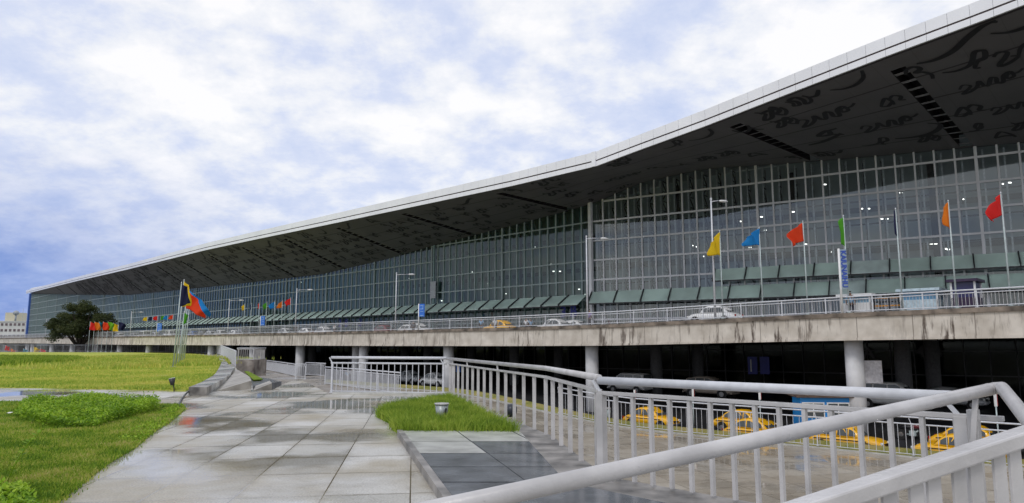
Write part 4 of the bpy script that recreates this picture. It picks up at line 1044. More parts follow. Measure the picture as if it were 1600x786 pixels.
# middle row
for i, (px, c, w_) in enumerate([(381, 'yellow', .9), (392, 'navy', .35), (404, 'red', .35), (416, 'green', 1.0), (428, 'blue', 1.2), (440, 'orange', 1.1), (453, 'red', 1.2)]):
    flag(place(px, 0.25), 4.4 if i < 6 else 4.7, c, f'small {c} flag in the middle row, ' + ('next to the far lamp post' if i == 0 else 'hanging limp' if w_ < .5 else 'blown out at the row end' if i == 6 else 'fluttering beside the blue sign board' if i < 4 else 'fluttering between the two lamp posts'), 'flags on the middle stretch of the deck', w_*.68, .9, (-0.75, -0.3) if i else (-.6, -.3), 0.7, 0.3, i+20, 0.05)
for i, (px, c) in enumerate([(230, 'yellow'), (238, 'navy'), (246, 'red'), (256, 'green'), (262, 'blue'), (270, 'scarlet')]):
    flag(place(px, 0.25), 3.7, c, f'tiny distant {c} flag on the far deck beyond the lawn poles', 'flags on the far stretch of the deck', 0.75, 0.85, (-0.8, -0.3), 0.35, 0.3, i+40, 0.05)
# six tall poles on the lawn
lp = [(272.5, 48, 'navy', 5.75, .85, 1.6, .45, (.7, -.1)), (276.5, 51, 'yellow', 6.2, .8, 1.9, .9, (.7, -.2)), (280, 54, 'green', 4.0, .4, .9, .4, (.7, 0)), (283, 57, 'scarlet', 6.0, 1.5, 1.5, .95, (.9, -.1)), (286, 60, 'blue', 6.2, 1.75, 1.35, .85, (.9, .1)), (289, 64, 'orange', 5.6, 1.6, .8, .45, (.9, 0))]
for i, (px, yd, c, h, fw, fh, dr_, dv) in enumerate(lp):
    flag(Vector(((px-800)/1100*yd, yd, 0.03)), h, c, f'{c} flag on a slim tall pole of the cluster standing on the lawn', 'cluster of six flagpoles on the lawn', fw, fh, dv, dr_, 0.3, i+60, 0.055, lean=(0.22, 0))
# seven in front of the tree
for i, (px, c, fx) in enumerate([(138, 'red', 1), (145, 'orange', 1), (152, 'teal', .6), (158.5, 'scarlet', 1), (166, 'lime', 1), (174.5, 'yellow', 1), (183, 'navy', 1)]):
    flag(Vector(((px-800)/1100*148, 148, 0.03)), 6.3 if i != 5 else 6.0, c, f'{c} flag in the row of poles by the big tree', 'flagpoles between the lawn and the tree', 1.35*fx, 1.7, (0.95, -0.1), 0.3, 0.15, i+80, 0.06)
# flags below the far fence
for i, (px, c, zt_) in enumerate([(8, 'red', 1.4), (17, 'orange', .6), (37, 'teal', .6), (53, 'yellow', 1.0), (64, 'red', .55)]):
    flag(Vector(((px-800)/1100*172, 172, -5.1)), 5.1+zt_, c, f'{c} flag showing low behind the far lawn fence, ' + ('near the photo edge' if i < 2 else 'by the pair of columns'), 'low flags behind the lawn fence', 1.7, 1.2, (0.9, -0.1), 0.35, 0.2, i+90, 0.06)

def lamp(px, h, label, arm=1.3):
    p = place(px, 0.3); root = empty('street_lamp', tuple(p), label=label, cat='street lamp', group='street lamps along the elevated road')
    m = MB(); m.tube([tuple(p), (p.x, p.y, p.z+h)], [0.085, 0.05], 10); m.build('pole', STEEL_W, root)
    m = MB(); m.box((p.x, p.y, p.z+0.02), (0.35, 0.35, 0.04)); m.build('base_plate', STEEL_D, root)
    e = Vector((p.x+arm*0.9, p.y+arm*0.35, p.z+h-0.02)); m = MB(); m.tube([(p.x, p.y, p.z+h-0.15), (p.x+0.35*arm, p.y+0.1, p.z+h-0.08), tuple(e)], 0.032, 8); m.build('arm', STEEL_W, root)
    m = MB(); m.smooth = True
    rings = []
    for t, w_, hh in ((0, .05, .04), (.15, .14, .08), (.45, .17, .1), (.7, .1, .06), (.8, .03, .02)):
        c = e+Vector((t*0.9, t*0.35, 0)); rings.append([(c.x+math.cos(k*math.pi/4)*w_*-0.36, c.y+math.cos(k*math.pi/4)*w_*0.93, c.z+math.sin(k*math.pi/4)*hh) for k in range(8)])
    m.loft(rings); m.build('lamp_head', WHITE_P, root)
    m = MB(); m.box((p.x, p.y, p.z+h+0.06), (0.12, 0.12, 0.16)); m.build('cap', STEEL_W, root)
for px, h, s in ((1118, 8.7, 'tall street lamp nearest the parked white saloon car on the deck'), (918, 7.4, 'street lamp by the joint between the two glass wings'), (618, 6.3, 'street lamp left of the blue banner board, mid building'), (462, 5.8, 'street lamp at the end of the middle flag row'), (357, 5.3, 'street lamp on the deck before the middle flag row starts'), (205, 4.9, 'small distant street lamp right of the big tree'), (73, 4.9, 'farthest street lamp beside the big tree, near the end wall')):
    lamp(px, h, s, 0.75 if px == 1118 else 1.4)
# vertical white sign with blue letters
p = place(1317, -0.05)
sg = empty('vertical_sign', tuple(p), label='slim sign with a white pole and blue letters running down it, on the deck railing', cat='sign')
m = MB(); m.tube([tuple(p), (p.x, p.y, p.z+4.05)], 0.07, 10); m.build('pole', WHITE_P, sg)
er = Vector((0.93, -0.36, 0))
m = MB(); c = p+er*0.24+Vector((0, 0, 2.75)); m.box(tuple(c), (0.38, 0.06, 2.5), math.atan2(er.y, er.x)); m.build('board', mat('sign_board_grey', (0.30, 0.38, 0.45), 0.5), sg)
cf = c+Vector((-0.36, -0.93, 0))*0.05
text_mesh('KAIUNAIHU', 0.43, tuple(cf), (rad(90), rad(90), math.atan2(er.y, er.x)), mat('sign_letter_blue', (0.02, 0.07, 0.42), 0.4), sg)
def blue_board(px, h, bw, bh, label):
    p = place(px, 0.0); r0 = empty('banner_sign', tuple(p), label=label, cat='sign', group='blue boards on poles along the deck')
    m = MB(); m.tube([tuple(p), (p.x, p.y, p.z+h)], 0.06, 8); m.build('pole', WHITE_P, r0)
    m = MB(); c = p+er*(bw/2+0.08)+Vector((0, 0, h-bh/2-0.03)); m.box(tuple(c), (bw, 0.06, bh), math.atan2(er.y, er.x)); bo = m.build('board', BLUE_S, r0)
    m = MB(); c2 = c+Vector((-0.36, -0.93, 0))*0.045
    for k, (dx, dz, ww, hh_) in enumerate(((0.0, .36, .55, .05), (-.08, .10, .5, .05), (.2, .2, .1, .22), (0.02, -.1, .5, .04), (-.02, -.42, .7, .06))):
        q = c2+er*(dx*bw)+Vector((0, 0, dz*bh)); m.box(tuple(q), (ww*bw, 0.03, hh_*bh), math.atan2(er.y, er.x))
    m.build('marking', mat('board_pale_blue', (0.30, 0.50, 0.80), 0.5), r0)
blue_board(654, 2.75, 0.62, 1.35, 'blue board on a white pole just past the mid street lamp')
blue_board(407, 2.5, 0.7, 1.35, 'blue board on a white pole among the middle flags')
blue_board(246, 2.3, 1.1, 1.5, 'blue board on the far deck among the tiny flags')
# pale hanging board by the big column
p = W(hit(1364, 580, 2.2)[0], 2.2); zc_ = at(1364, 581, p.y).z
b0_ = empty('notice_board', (p.x, p.y, zc_-1.4), label='blank pale grey board beside the large round column', cat='board')
m = MB(); m.box((p.x, p.y, zc_), (1.05, 0.08, 1.4), -0.25); m.build('panel', mat('pale_board', (0.62, 0.61, 0.64), 0.5), b0_)
m = MB(); m.bar((p.x-0.5, p.y+0.1, -2.9), (p.x-0.5, p.y+0.1, zc_+0.72), 0.06, 0.06); m.build('post', STEEL, b0_)
# blue board hanging by column near left
p = W(hit(713, 573, 2.5)[0], 2.5); zc_ = at(713, 575, p.y).z
m = MB(); m.box((p.x+.2, p.y, zc_), (0.5, 0.08, 0.85), -0.3); tag(m.build('column_sign', BLUE_S), 'small blue sign beside the round column, above the flat-bar railing', 'sign')
# marker posts at the taxi stand
for i, (px, D, zt_) in enumerate(((991, -1.2, 609), (1082, -1.2, 603), (1186, -1.2, 606), (1553, -1.2, 612))):
    a, _ = hit(px, 600, D); p = W(a, D, lowz(a)); z1 = at(px, zt_, p.y).z
    r0 = empty('marker_post', tuple(p), label='thin white-topped marker post ' + ('behind the first taxi' if i == 0 else 'left of the pair of taxis' if i == 1 else 'right above the pair of taxis' if i == 2 else 'by the bent corner of the handrail'), cat='post', group='marker posts at the taxi stand')
    m = MB(); m.tube([tuple(p), (p.x, p.y, z1-0.75)], 0.035, 8); m.build('pole', STEEL_D, r0)
    m = MB(); m.box((p.x, p.y, z1-0.38), (0.13, 0.05, 0.76)); m.build('sleeve', WHITE_P, r0)
    m = MB(); m.box((p.x+0.085, p.y, z1-0.38), (0.035, 0.05, 0.7)); m.build('red_edge', mat('red_edge', (0.35, 0.03, 0.03), 0.5), r0)

# ------------------------------------------------------------------ vehicles
RUB = mat('tyre_rubber', (0.018, 0.018, 0.018), 0.8); RIM = mat('wheel_rim', (0.35, 0.35, 0.36), 0.35, 0.5)
CGL = mat('car_window', (0.07, 0.08, 0.085), 0.10, 0, 0.05, 2); CHR = mat('chrome', (0.6, 0.6, 0.62), 0.2, 0.8); LMP = mat('headlamp_glass', (0.75, 0.75, 0.72), 0.1); TLR = mat('tail_lamp', (0.4, 0.02, 0.02), 0.2)
def paint(name, c): 
    m = mat('car_paint_'+name, c, 0.28, 0, 0.05, 1.5); m.node_tree.nodes['Principled BSDF'].inputs['Coat Weight'].default_value = 0.4; return m
PAINT = {'yellow': paint('yellow', (0.90, 0.47, 0.01)), 'white': paint('white', (0.76, 0.76, 0.75)), 'grey': paint('grey', (0.25, 0.26, 0.28)), 'silver': paint('silver', (0.45, 0.46, 0.47)), 'beige': paint('beige', (0.42, 0.36, 0.30)), 'maroon': paint('maroon', (0.18, 0.03, 0.04)), 'dark': paint('dark', (0.03, 0.035, 0.045)), 'blue': paint('blue', (0.05, 0.13, 0.35))}
KINDS = {
 'saloon': dict(L=4.3, body=[(-2.15, .55, .42, .62), (-2.08, .72, .32, .78), (-1.75, .79, .26, .96), (-1.2, .82, .24, 1.03), (0, .83, .24, 1.02), (.8, .82, .24, 1.02), (1.3, .80, .25, 1.0), (1.75, .76, .28, .95), (2.02, .68, .34, .80), (2.13, .52, .44, .62)],
                cab=[(-1.45, .66, .55, 1.02), (-1.15, .68, .55, 1.30), (-.8, .70, .56, 1.50), (-.3, .72, .57, 1.58), (.15, .72, .57, 1.58), (.45, .71, .56, 1.50), (.7, .70, .55, 1.32), (.98, .68, .52, 1.02)], win=[(-1.12, -.42), (-.34, .24), (.30, .66)], wheels=(-1.25, 1.3), wr=.33),
 'sedan': dict(L=4.3, body=[(-2.15, .68, .35, .80), (-2.0, .80, .25, .98), (-1.3, .85, .22, 1.02), (0, .86, .22, .95), (1.0, .85, .22, .92), (1.7, .80, .24, .80), (2.1, .68, .32, .62)],
               cab=[(-1.7, .68, .55, 1.0), (-1.2, .72, .55, 1.36), (-.6, .74, .56, 1.46), (.1, .74, .56, 1.45), (.5, .73, .55, 1.30), (1.1, .70, .52, .93)], win=[(-1.15, -.35), (-.27, .42)], wheels=(-1.3, 1.35), wr=.31),
 'hatch': dict(L=3.7, body=[(-1.8, .68, .32, .95), (-1.6, .78, .24, 1.02), (0, .8, .22, .98), (.8, .8, .22, .95), (1.4, .76, .24, .82), (1.8, .64, .32, .62)],
               cab=[(-1.75, .68, .56, 1.0), (-1.5, .70, .56, 1.38), (-.8, .70, .56, 1.52), (0, .70, .56, 1.5), (.35, .69, .55, 1.34), (.95, .66, .52, .95)], win=[(-1.4, -.6), (-.52, .3)], wheels=(-1.15, 1.2), wr=.3),
 'suv': dict(L=4.6, body=[(-2.3, .74, .45, 1.05), (-2.15, .85, .34, 1.15), (0, .90, .32, 1.12), (1.0, .90, .32, 1.10), (1.9, .86, .34, 1.0), (2.25, .74, .42, .78)],
             cab=[(-2.2, .76, .62, 1.12), (-1.95, .78, .64, 1.62), (-1.0, .78, .64, 1.78), (.1, .78, .64, 1.76), (.6, .77, .62, 1.55), (1.15, .74, .6, 1.1)], win=[(-1.85, -1.1), (-1.0, -.25), (-.17, .55)], wheels=(-1.4, 1.45), wr=.38),
 'van': dict(L=4.2, body=[(-2.05, .76, .42, 1.0), (-1.95, .82, .32, 1.08), (0, .84, .3, 1.06), (1.3, .84, .3, 1.04), (1.9, .80, .32, .95), (2.1, .70, .4, .7)],
             cab=[(-2.0, .77, .70, 1.05), (-1.92, .78, .70, 1.78), (-1, .78, .70, 1.86), (.6, .78, .70, 1.84), (1.0, .77, .68, 1.6), (1.45, .75, .64, 1.02)], win=[(-1.8, -.95), (-.85, .0), (.08, .85)], wheels=(-1.3, 1.35), wr=.32)}
def ring(x, hw, z0, z1, n=14, e=3.2):
    cz, hz = (z0+z1)/2, (z1-z0)/2; out = []
    for k in range(n):
        t = 2*math.pi*(k+.5)/n; c, s_ = math.cos(t), math.sin(t)
        out.append((x, math.copysign(abs(c)**(2/e), c)*hw, cz+math.copysign(abs(s_)**(2/e), s_)*hz))
    return out
CARS = {}
def make_car(kind, colour, stripe=False):
    K = KINDS[kind]; P = PAINT[colour]; root = empty('car', (0, 0, 0), local=True)
    root.name = {'saloon': 'saloon_car', 'sedan': 'sedan_car', 'hatch': 'hatchback_car', 'suv': 'off_road_car', 'van': 'van'}[kind] if not stripe else 'taxi'; ORG[root.name] = (0, 0, 0)
    m = MB(); m.smooth = True; m.loft([ring(*s) for s in K['body']]); body = m.build('body', P, root)
    def cw(x, z):   # half width of the cabin at x, z
        hb = float(np.interp(x, [c[0] for c in K['cab']], [c[1] for c in K['cab']])); ht = float(np.interp(x, [c[0] for c in K['cab']], [c[2] for c in K['cab']])); zt_ = float(np.interp(x, [c[0] for c in K['cab']], [c[3] for c in K['cab']]))
        b = 0.95; t = min(1, max(0, (z-b)/max(0.05, KT-0.1-b))); return hb+(ht-hb)*t
    KT = max(c[3] for c in K['cab'])
    m = MB(); m.smooth = True; rings = []
    for x, hb, ht, zt_ in K['cab']:
        b = 0.9; t = max(0.0, (zt_-0.95)/(KT-0.95)); hs_ = hb+(ht-hb)*t
        rings.append([(x, -hb, b), (x, -(hb+hs_)/2-0.01, (b+zt_-.05)/2), (x, -hs_, zt_-0.07), (x, -hs_*0.82, zt_-0.015), (x, -hs_*.4, zt_+0.01), (x, hs_*.4, zt_+0.01), (x, hs_*0.82, zt_-0.015), (x, hs_, zt_-0.07), (x, (hb+hs_)/2+0.01, (b+zt_-.05)/2), (x, hb, b)])
    m.loft(rings); m.build('cabin', P, root)
    zr = lambda x: float(np.interp(x, [c[0] for c in K['cab']], [c[3] for c in K['cab']]))
    for x0, x1 in K['win']:
        for sd in (-1, 1):
            pts = []; zb = 1.03 if kind not in ('suv', 'van') else 1.14
            xs = np.linspace(x0, x1, 6)
            low = [(x, sd*(cw(x, zb)+0.014), zb) for x in xs]; hi = [(x, sd*(cw(x, max(zb+.02, zr(x)-0.13))+0.014), max(zb+.02, min(KT-0.15, zr(x)-0.12))) for x in xs[::-1]]
            m = MB(); m.poly(low+hi); m.build('side_window', CGL, root)
    # windscreen and rear window
    for a_, b_ in ((K['cab'][-1], K['cab'][-3] if kind == 'saloon' else K['cab'][-2]), (K['cab'][0], K['cab'][2] if kind == 'saloon' else K['cab'][1])):
        sgn = 1 if a_[0] > 0 else -1; m = MB(); p0 = (a_[0]+sgn*0.02, 0, max(1.0, a_[3]+0.03)); p1 = (b_[0]+sgn*0.035, 0, b_[3]-0.05)
        m.quad((p0[0], -a_[1]*0.82, p0[2]), (p0[0], a_[1]*0.82, p0[2]), (p1[0], b_[2]*0.86, p1[2]+.03), (p1[0], -b_[2]*0.86, p1[2]+.03)); m.build('windscreen' if sgn > 0 else 'rear_window', CGL, root)
    for wx in K['wheels']:
        for sd in (-1, 1):
            hw = float(np.interp(wx, [c[0] for c in K['body']], [c[1] for c in K['body']])); r = K['wr']
            m = MB(); m.tube([(wx, sd*(hw-0.18), r), (wx, sd*(hw+0.015), r)], r, 18); wh = m.build('wheel', RUB, root)
            m = MB(); m.tube([(wx, sd*(hw-0.02), r), (wx, sd*(hw+0.03), r)], r*0.55, 12); m.build('rim', RIM, wh)
            m = MB(); m.tube([(wx, sd*(hw-0.1), r+0.03), (wx, sd*(hw+0.006), r+0.03)], r*1.16, 18); m.build('wheel_arch', BLACK, root)
    L2 = K['body'][-1][0]; L1 = K['body'][0][0]
    for x, nm in ((L2-0.02, 'front_bumper'), (L1+0.02, 'rear_bumper')):
        m = MB(); m.box((x, 0, 0.45), (0.12, 1.5, 0.13)); m.build(nm, CHR if kind == 'saloon' else P, root, bevel=0.03)
    for sd in (-1, 1):
        m = MB(); m.tube([(L2-0.16, sd*0.56, 0.70), (L2-0.02, sd*0.54, 0.70)], 0.10, 12); m.build('headlight', LMP, root)
        m = MB(); m.box((L1+0.07, sd*0.62, 0.75), (0.06, 0.12, 0.16)); m.build('tail_light', TLR, root)
    m = MB(); m.box((L2-0.03, 0, 0.62), (0.06, 0.62, 0.18)); m.build('grille', BLACK, root)
    if stripe:
        for sd in (-1, 1): m = MB(); m.box((-0.2, sd*0.832, 0.80), (3.0, 0.012, 0.05)); m.build('side_stripe', BLACK, root)
    return root
def car(kind, colour, loc, ang, label, group, stripe=False):
    key = (kind, colour, stripe)
    if key not in CARS: CARS[key] = make_car(kind, colour, stripe); o = CARS[key]
    else: o = copy_tree(CARS[key])
    o.location = loc; o.rotation_euler = (0, 0, ang); tag(o, label, {'van': 'van', 'suv': 'car'}.get(kind, 'car') if not stripe else 'taxi', group); return o
RA = rad(-45)
def deck_car(px, kind, colour, label, D=7.5, flip=False):
    a, _ = hit(px, 505, D); car(kind, colour, W(a, D, zdeck(a)), RA+(math.pi if flip else 0), label, 'cars on the elevated road', False)
deck_car(1117, 'saloon', 'white', 'white rounded saloon parked on the deck behind the tall street lamp', 5.0, True)
deck_car(866, 'saloon', 'white', 'white rounded saloon behind the railing left of the wing joint', 8, True)
deck_car(901, 'sedan', 'white', 'white sedan roof behind the railing beside the lamp at the wing joint', 10.5)
deck_car(781, 'saloon', 'yellow', 'yellow saloon on the deck with a man in white standing before it', 6.5, True)
deck_car(655, 'saloon', 'white', 'white rounded saloon on the deck under the blue banner board', 7)
deck_car(635, 'hatch', 'white', 'white hatchback just right of the mid street lamp', 8, True)
deck_car(604, 'hatch', 'maroon', 'maroon hatchback left of the mid street lamp', 7)
deck_car(507, 'saloon', 'white', 'white saloon on the deck third from the double column', 7)
deck_car(478, 'sedan', 'white', 'white sedan on the deck right of the lamp ending the flag row', 7, True)
deck_car(449, 'hatch', 'white', 'white hatchback on the deck left of the lamp ending the flag row', 7)
for i, (px, k, c) in enumerate([(367, 'sedan', 'white'), (381, 'hatch', 'grey'), (344, 'hatch', 'white'), (332, 'sedan', 'silver'), (318, 'hatch', 'dark'), (305, 'sedan', 'blue'), (265, 'suv', 'white'), (246, 'hatch', 'silver'), (226, 'van', 'white'), (213, 'sedan', 'grey'), (188, 'hatch', 'white')]):
    deck_car(px, k, c, f'distant {c} {dict(hatch="hatchback", sedan="sedan", suv="tall car", van="van")[k]} on the far deck ' + ('under the flags of the middle row' if px > 350 else 'behind the lawn flag cluster' if px > 290 else 'among the tiny flags' if px > 220 else 'right of the big tree'), 6.5, i % 2 == 0)
def low_car(px, D, kind, colour, label, stripe=False, flip=False, dz=0, ang=0, group='taxis waiting below the deck'):
    a, _ = hit(px, 640, D); car(kind, colour, W(a, D, road_z(a, D)+dz), RA+(math.pi if flip else 0)+ang, label, group, stripe)
low_car(1017, -0.7, 'saloon', 'yellow', 'yellow taxi standing alone at the start of the taxi row', True)
low_car(1162, 0.4, 'saloon', 'yellow', 'yellow taxi in the rear of the overlapping pair behind the railing', True)
low_car(1181, -1.35, 'saloon', 'yellow', 'yellow taxi in front of the overlapping pair, partly below the kerb', True)
low_car(1322, -1.35, 'saloon', 'yellow', 'yellow taxi parked before the blue booth', True)
low_car(1519, 0.6, 'saloon', 'yellow', 'yellow taxi with black stripe seen through the corner bracket', True)
low_car(1492, -1.35, 'saloon', 'yellow', 'yellow taxi facing the other way, nearest the bent handrail corner', True, True)
low_car(680, 4, 'saloon', 'white', 'dusty white saloon under the deck near the round column', group='cars under the deck')
low_car(640, 5, 'saloon', 'silver', 'silver saloon in the dark under the deck beside the white one', group='cars under the deck')
low_car(1112, 9.5, 'suv', 'beige', 'beige off-road car in the dark under the deck above the taxi pair', group='cars under the deck')
low_car(985, 9.5, 'van', 'white', 'white minivan with big windows under the deck above the lone taxi', flip=True, group='cars under the deck')
low_car(1393, 9, 'van', 'white', 'white van parked in the shade behind the blank board', group='cars under the deck')
low_car(1490, 13, 'sedan', 'silver', 'dim silver car deep under the deck left of the handrail corner', group='cars under the deck')
# blue booth
a, _ = hit(1284, 640, 0.8); p = W(a, 0.8, road_z(a, .8)); bo = empty('booth', (p.x, p.y, p.z+.3), label='bright blue booth with white window frames and a brown lean-to roof', cat='booth')
p.z += .3; BLU = mat('booth_blue', (0.01, 0.25, 0.68), 0.45, 0, 0.06, 1.5); RUST = mat('rusty_roof', (0.13, 0.085, 0.065), 0.8, 0, 0.3, 2)
def lb(x, y, z_, sx, sy, sz, mt, nm, par=bo, ang=-0.12):
    ca, sa = math.cos(ang), math.sin(ang); m = MB(); m.box((p.x+x*ca-y*sa, p.y+x*sa+y*ca, p.z+z_), (sx, sy, sz), ang); return m.build(nm, mt, par)
lb(0, 0, 1.15, 3.1, 1.8, 2.3, BLU, 'cabin'); lb(0, -0.1, 2.38, 3.6, 2.2, 0.1, RUST, 'roof'); lb(.15, 0, 2.47, 3.0, 1.9, 0.08, RUST, 'roof_sheet')
for wx in (-0.78, 0.72):
    fw_ = lb(wx, -0.93, 1.55, 1.35, 0.05, 0.95, WHITE_P, 'window'); lb(wx-.32, -0.965, 1.55, 0.56, 0.03, 0.8, CGL, 'pane', fw_); lb(wx+.32, -0.965, 1.55, 0.56, 0.03, 0.8, CGL, 'pane', fw_); lb(wx, -0.99, 1.45, 1.25, 0.03, 0.05, WHITE_P, 'glazing_bar', fw_)
for k in range(7): lb(-1.5+k*0.5, -0.915, .5, 0.04, 0.03, 1.0, mat('booth_dark_blue', (0.01, 0.14, 0.42), 0.5), 'rib')
# grey bin
a, _ = hit(947, 665, -2.0); p2 = W(a, -2.0, lowz(a)); bn = empty('litter_bin', tuple(p2), label='grey litter bin at the start of the grass verge, left of the lone taxi', cat='bin')
m = MB(); m.tube([(p2.x, p2.y, p2.z), (p2.x, p2.y, p2.z+.9)], [.34, .38], 14); m.build('drum', STEEL_D, bn); m = MB(); m.tube([(p2.x, p2.y, p2.z+.9), (p2.x, p2.y, p2.z+.98)], [.42, .36], 14); m.build('lid', STEEL, bn)
# parked motorcycle
a, _ = hit(1425, 655, 2); q = W(a, 2, road_z(a, 2)); mc = empty('motorcycle', tuple(q), label='dark motorcycle parked in the shade between booth and taxis', cat='motorcycle')
def ml(x, z_): return q+E*x+Vector((0, 0, z_))
for x in (-.65, .65):
    c = ml(x, .31); m = MB(); m.tube([c-NN*.06, c+NN*.06], .31, 16); w_ = m.build('wheel', RUB, mc); m = MB(); m.tube([c-NN*.065, c+NN*.065], .14, 10); m.build('hub', CHR, w_)
m = MB(); m.smooth = True; m.tube([ml(-.7, .7), ml(-.3, .78), ml(.05, .75)], [.08, .13, .10], 10); m.build('seat', BLACK, mc)
m = MB(); m.tube([ml(.0, .75), ml(.2, .85), ml(.45, .8)], [.10, .17, .08], 10); m.build('tank', PAINT['maroon'], mc)
m = MB(); m.tube([ml(.65, .31), ml(.42, .95), ml(.38, 1.05)], .035, 8); m.tube([ml(.38, 1.03)-NN*.35, ml(.38, 1.05), ml(.38, 1.03)+NN*.35], .02, 8); m.build('fork', CHR, mc)
m = MB(); m.tube([ml(-.65, .31), ml(0, .35), ml(.3, .6)], .05, 8); m.box(tuple(ml(0, .42)), (.35, .25, .3), RA); m.build('engine', STEEL_D, mc)
m = MB(); m.tube([ml(.5, .92), ml(.6, .92)], .09, 12); m.build('headlight', LMP, mc)

# kiosks and barrier behind the deck railing
def kiosk(px, D, wd, ht, col, name, label, gm, cat='kiosk'):
    a, _ = hit(px, 480, D); p = W(a, D, zdeck(a)); r0 = empty(name, tuple(p), label=label, cat=cat)
    def bx(x, y, z_, sx, sy, sz, mt, nm): m = MB(); c = p+E*x+NN*y; m.box((c.x, c.y, p.z+z_), (sx, sy, sz), RA); return m.build(nm, mt, r0)
    bx(0, 0, .5, wd, 1.6, 1.0, col, 'counter'); bx(0, 0, ht, wd+.3, 2.0, .16, col, 'roof'); bx(0, 0, (1+ht)/2, wd-.15, 1.4, ht-1.0, gm, 'glazing')
    for sx in (-1, 1):
        for sy in (-1, 1): bx(sx*(wd/2-.05), sy*.75, ht/2, .1, .1, ht, WHITE_P, 'corner_post')
    return r0
kiosk(1343, 3.2, 1.9, 1.5, WHITE_P, 'kiosk', 'small white kiosk with pale blue glass behind the deck railing by the vertical sign', mat('pale_blue_panel', (0.25, 0.42, 0.55), 0.3))
kiosk(1442, 3.2, 2.1, 1.6, mat('kiosk_pale', (0.55, 0.68, 0.75), 0.4), 'kiosk', 'larger pale blue kiosk behind the deck railing under the blue 4 B letters', mat('blue_panel', (0.12, 0.28, 0.45), 0.3))
kiosk(1512, 3.2, 1.3, 2.0, mat('kiosk_dark', (0.04, 0.02, 0.06), 0.4), 'kiosk', 'dark purple kiosk behind the deck railing near the orange flag', mat('purple_panel', (0.03, 0.03, 0.12), 0.3))
a, _ = hit(1390, 480, 3.0); p3 = W(a, 3.0, zdeck(a)); br_ = empty('barrier', tuple(p3), label='black and orange latticed crowd barrier between the two kiosks on the deck', cat='barrier')
for k in range(5):
    m = MB(); m.bar(p3-E*.95+Vector((0, 0, .5+k*.25)), p3+E*.95+Vector((0, 0, .5+k*.25)), .04, .09); m.build('rail', mat('orange_slat', (0.60, 0.25, 0.02), 0.5) if k % 2 else BLACK, br_)
for k in (-1, 0, 1): m = MB(); m.bar(p3+E*k*.9, p3+E*k*.9+Vector((0, 0, 1.55)), .08, .08); m.build('post', BLACK, br_)

# ------------------------------------------------------------------ people
SKIN = mat('skin', (0.20, 0.11, 0.07), 0.6); HAIR = mat('hair', (0.012, 0.01, 0.01), 0.5)
def skin_mesh(name, verts, edges, radii, material, parent, root_i=0):
    me = bpy.data.meshes.new(name); me.from_pydata(verts, edges, []); me.update(); me.materials.append(material)
    o = bpy.data.objects.new(name, me); COL.objects.link(o); o.parent = parent
    sk = o.modifiers.new('skin', 'SKIN'); sk.use_smooth_shade = True
    dta = me.skin_vertices[0].data
    for i, r_ in enumerate(radii): dta[i].radius = (r_, r_*0.85) if not isinstance(r_, tuple) else r_; dta[i].use_root = (i == root_i)
    s = o.modifiers.new('sub', 'SUBSURF'); s.levels = 1; s.render_levels = 1
    return o
def person(loc, face, shirt, trousers, label, bend=0.0):
    root = empty('person', tuple(loc), rz=face, label=label, cat='person', group='people by the terminal')
    V = [(0, 0, .95), (0, 0, 1.15), (0.02+bend*.1, 0, 1.40), (0.03+bend*.15, 0, 1.52), (0.04+bend*.2, 0, 1.66)]
    Ed = [(0, 1), (1, 2), (2, 3), (3, 4)]; Rd = [(.15, .11), (.14, .10), (.17, .11), .055, (.085, .10)]
    for s in (-1, 1):
        i = len(V); V += [(0, s*.09, .88), (.03, s*.10, .48), (-.02+.06*s, s*.10, .08), (.12+.06*s, s*.11, .04)]; Ed += [(0, i), (i, i+1), (i+1, i+2), (i+2, i+3)]; Rd += [.085, .058, .042, .035]
        i = len(V); V += [(0.02, s*.2, 1.40), (.0, s*.26, 1.12), (.14+.1*bend, s*.24, .90), (.2+.1*bend, s*.22, .84)]; Ed += [(2, i), (i, i+1), (i+1, i+2), (i+2, i+3)]; Rd += [.055, .042, .032, .035]
    skin_mesh('body', V, Ed, Rd, SKIN, root)
    V = [(0, 0, .92), (0, 0, 1.15), (0.02+bend*.1, 0, 1.40), (0.03+bend*.13, 0, 1.47)]; Ed = [(0, 1), (1, 2), (2, 3)]; Rd = [(.19, .14), (.175, .13), (.19, .13), .075]
    for s in (-1, 1): i = len(V); V += [(0.02, s*.2, 1.40), (.0, s*.26, 1.16)]; Ed += [(2, i), (i, i+1)]; Rd += [.075, .062]
    skin_mesh('shirt', V, Ed, Rd, shirt, root)
    V = [(0, 0, .96)]; Ed = []; Rd = [(.165, .125)]
    for s in (-1, 1): i = len(V); V += [(0, s*.09, .86), (.03, s*.10, .48), (-.02+.06*s, s*.10, .1)]; Ed += [(0, i), (i, i+1), (i+1, i+2)]; Rd += [.105, .08, .065]
    skin_mesh('trousers', V, Ed, Rd, trousers, root)
    skin_mesh('hair', [(0.0+bend*.2, 0, 1.70), (0.03+bend*.2, 0, 1.73)], [(0, 1)], [(.095, .1), .08], HAIR, root)
WS = mat('white_shirt', (0.72, 0.72, 0.72), 0.8); BS = mat('pale_blue_shirt', (0.25, 0.42, 0.60), 0.8); PS = mat('purple_shirt', (0.30, 0.22, 0.50), 0.8); TR = mat('dark_trousers', (0.04, 0.04, 0.06), 0.8); GS = mat('grey_shirt', (0.22, 0.22, 0.24), 0.8)
def dp(px, D): a, _ = hit(px, 500, D); return W(a, D, zdeck(a))
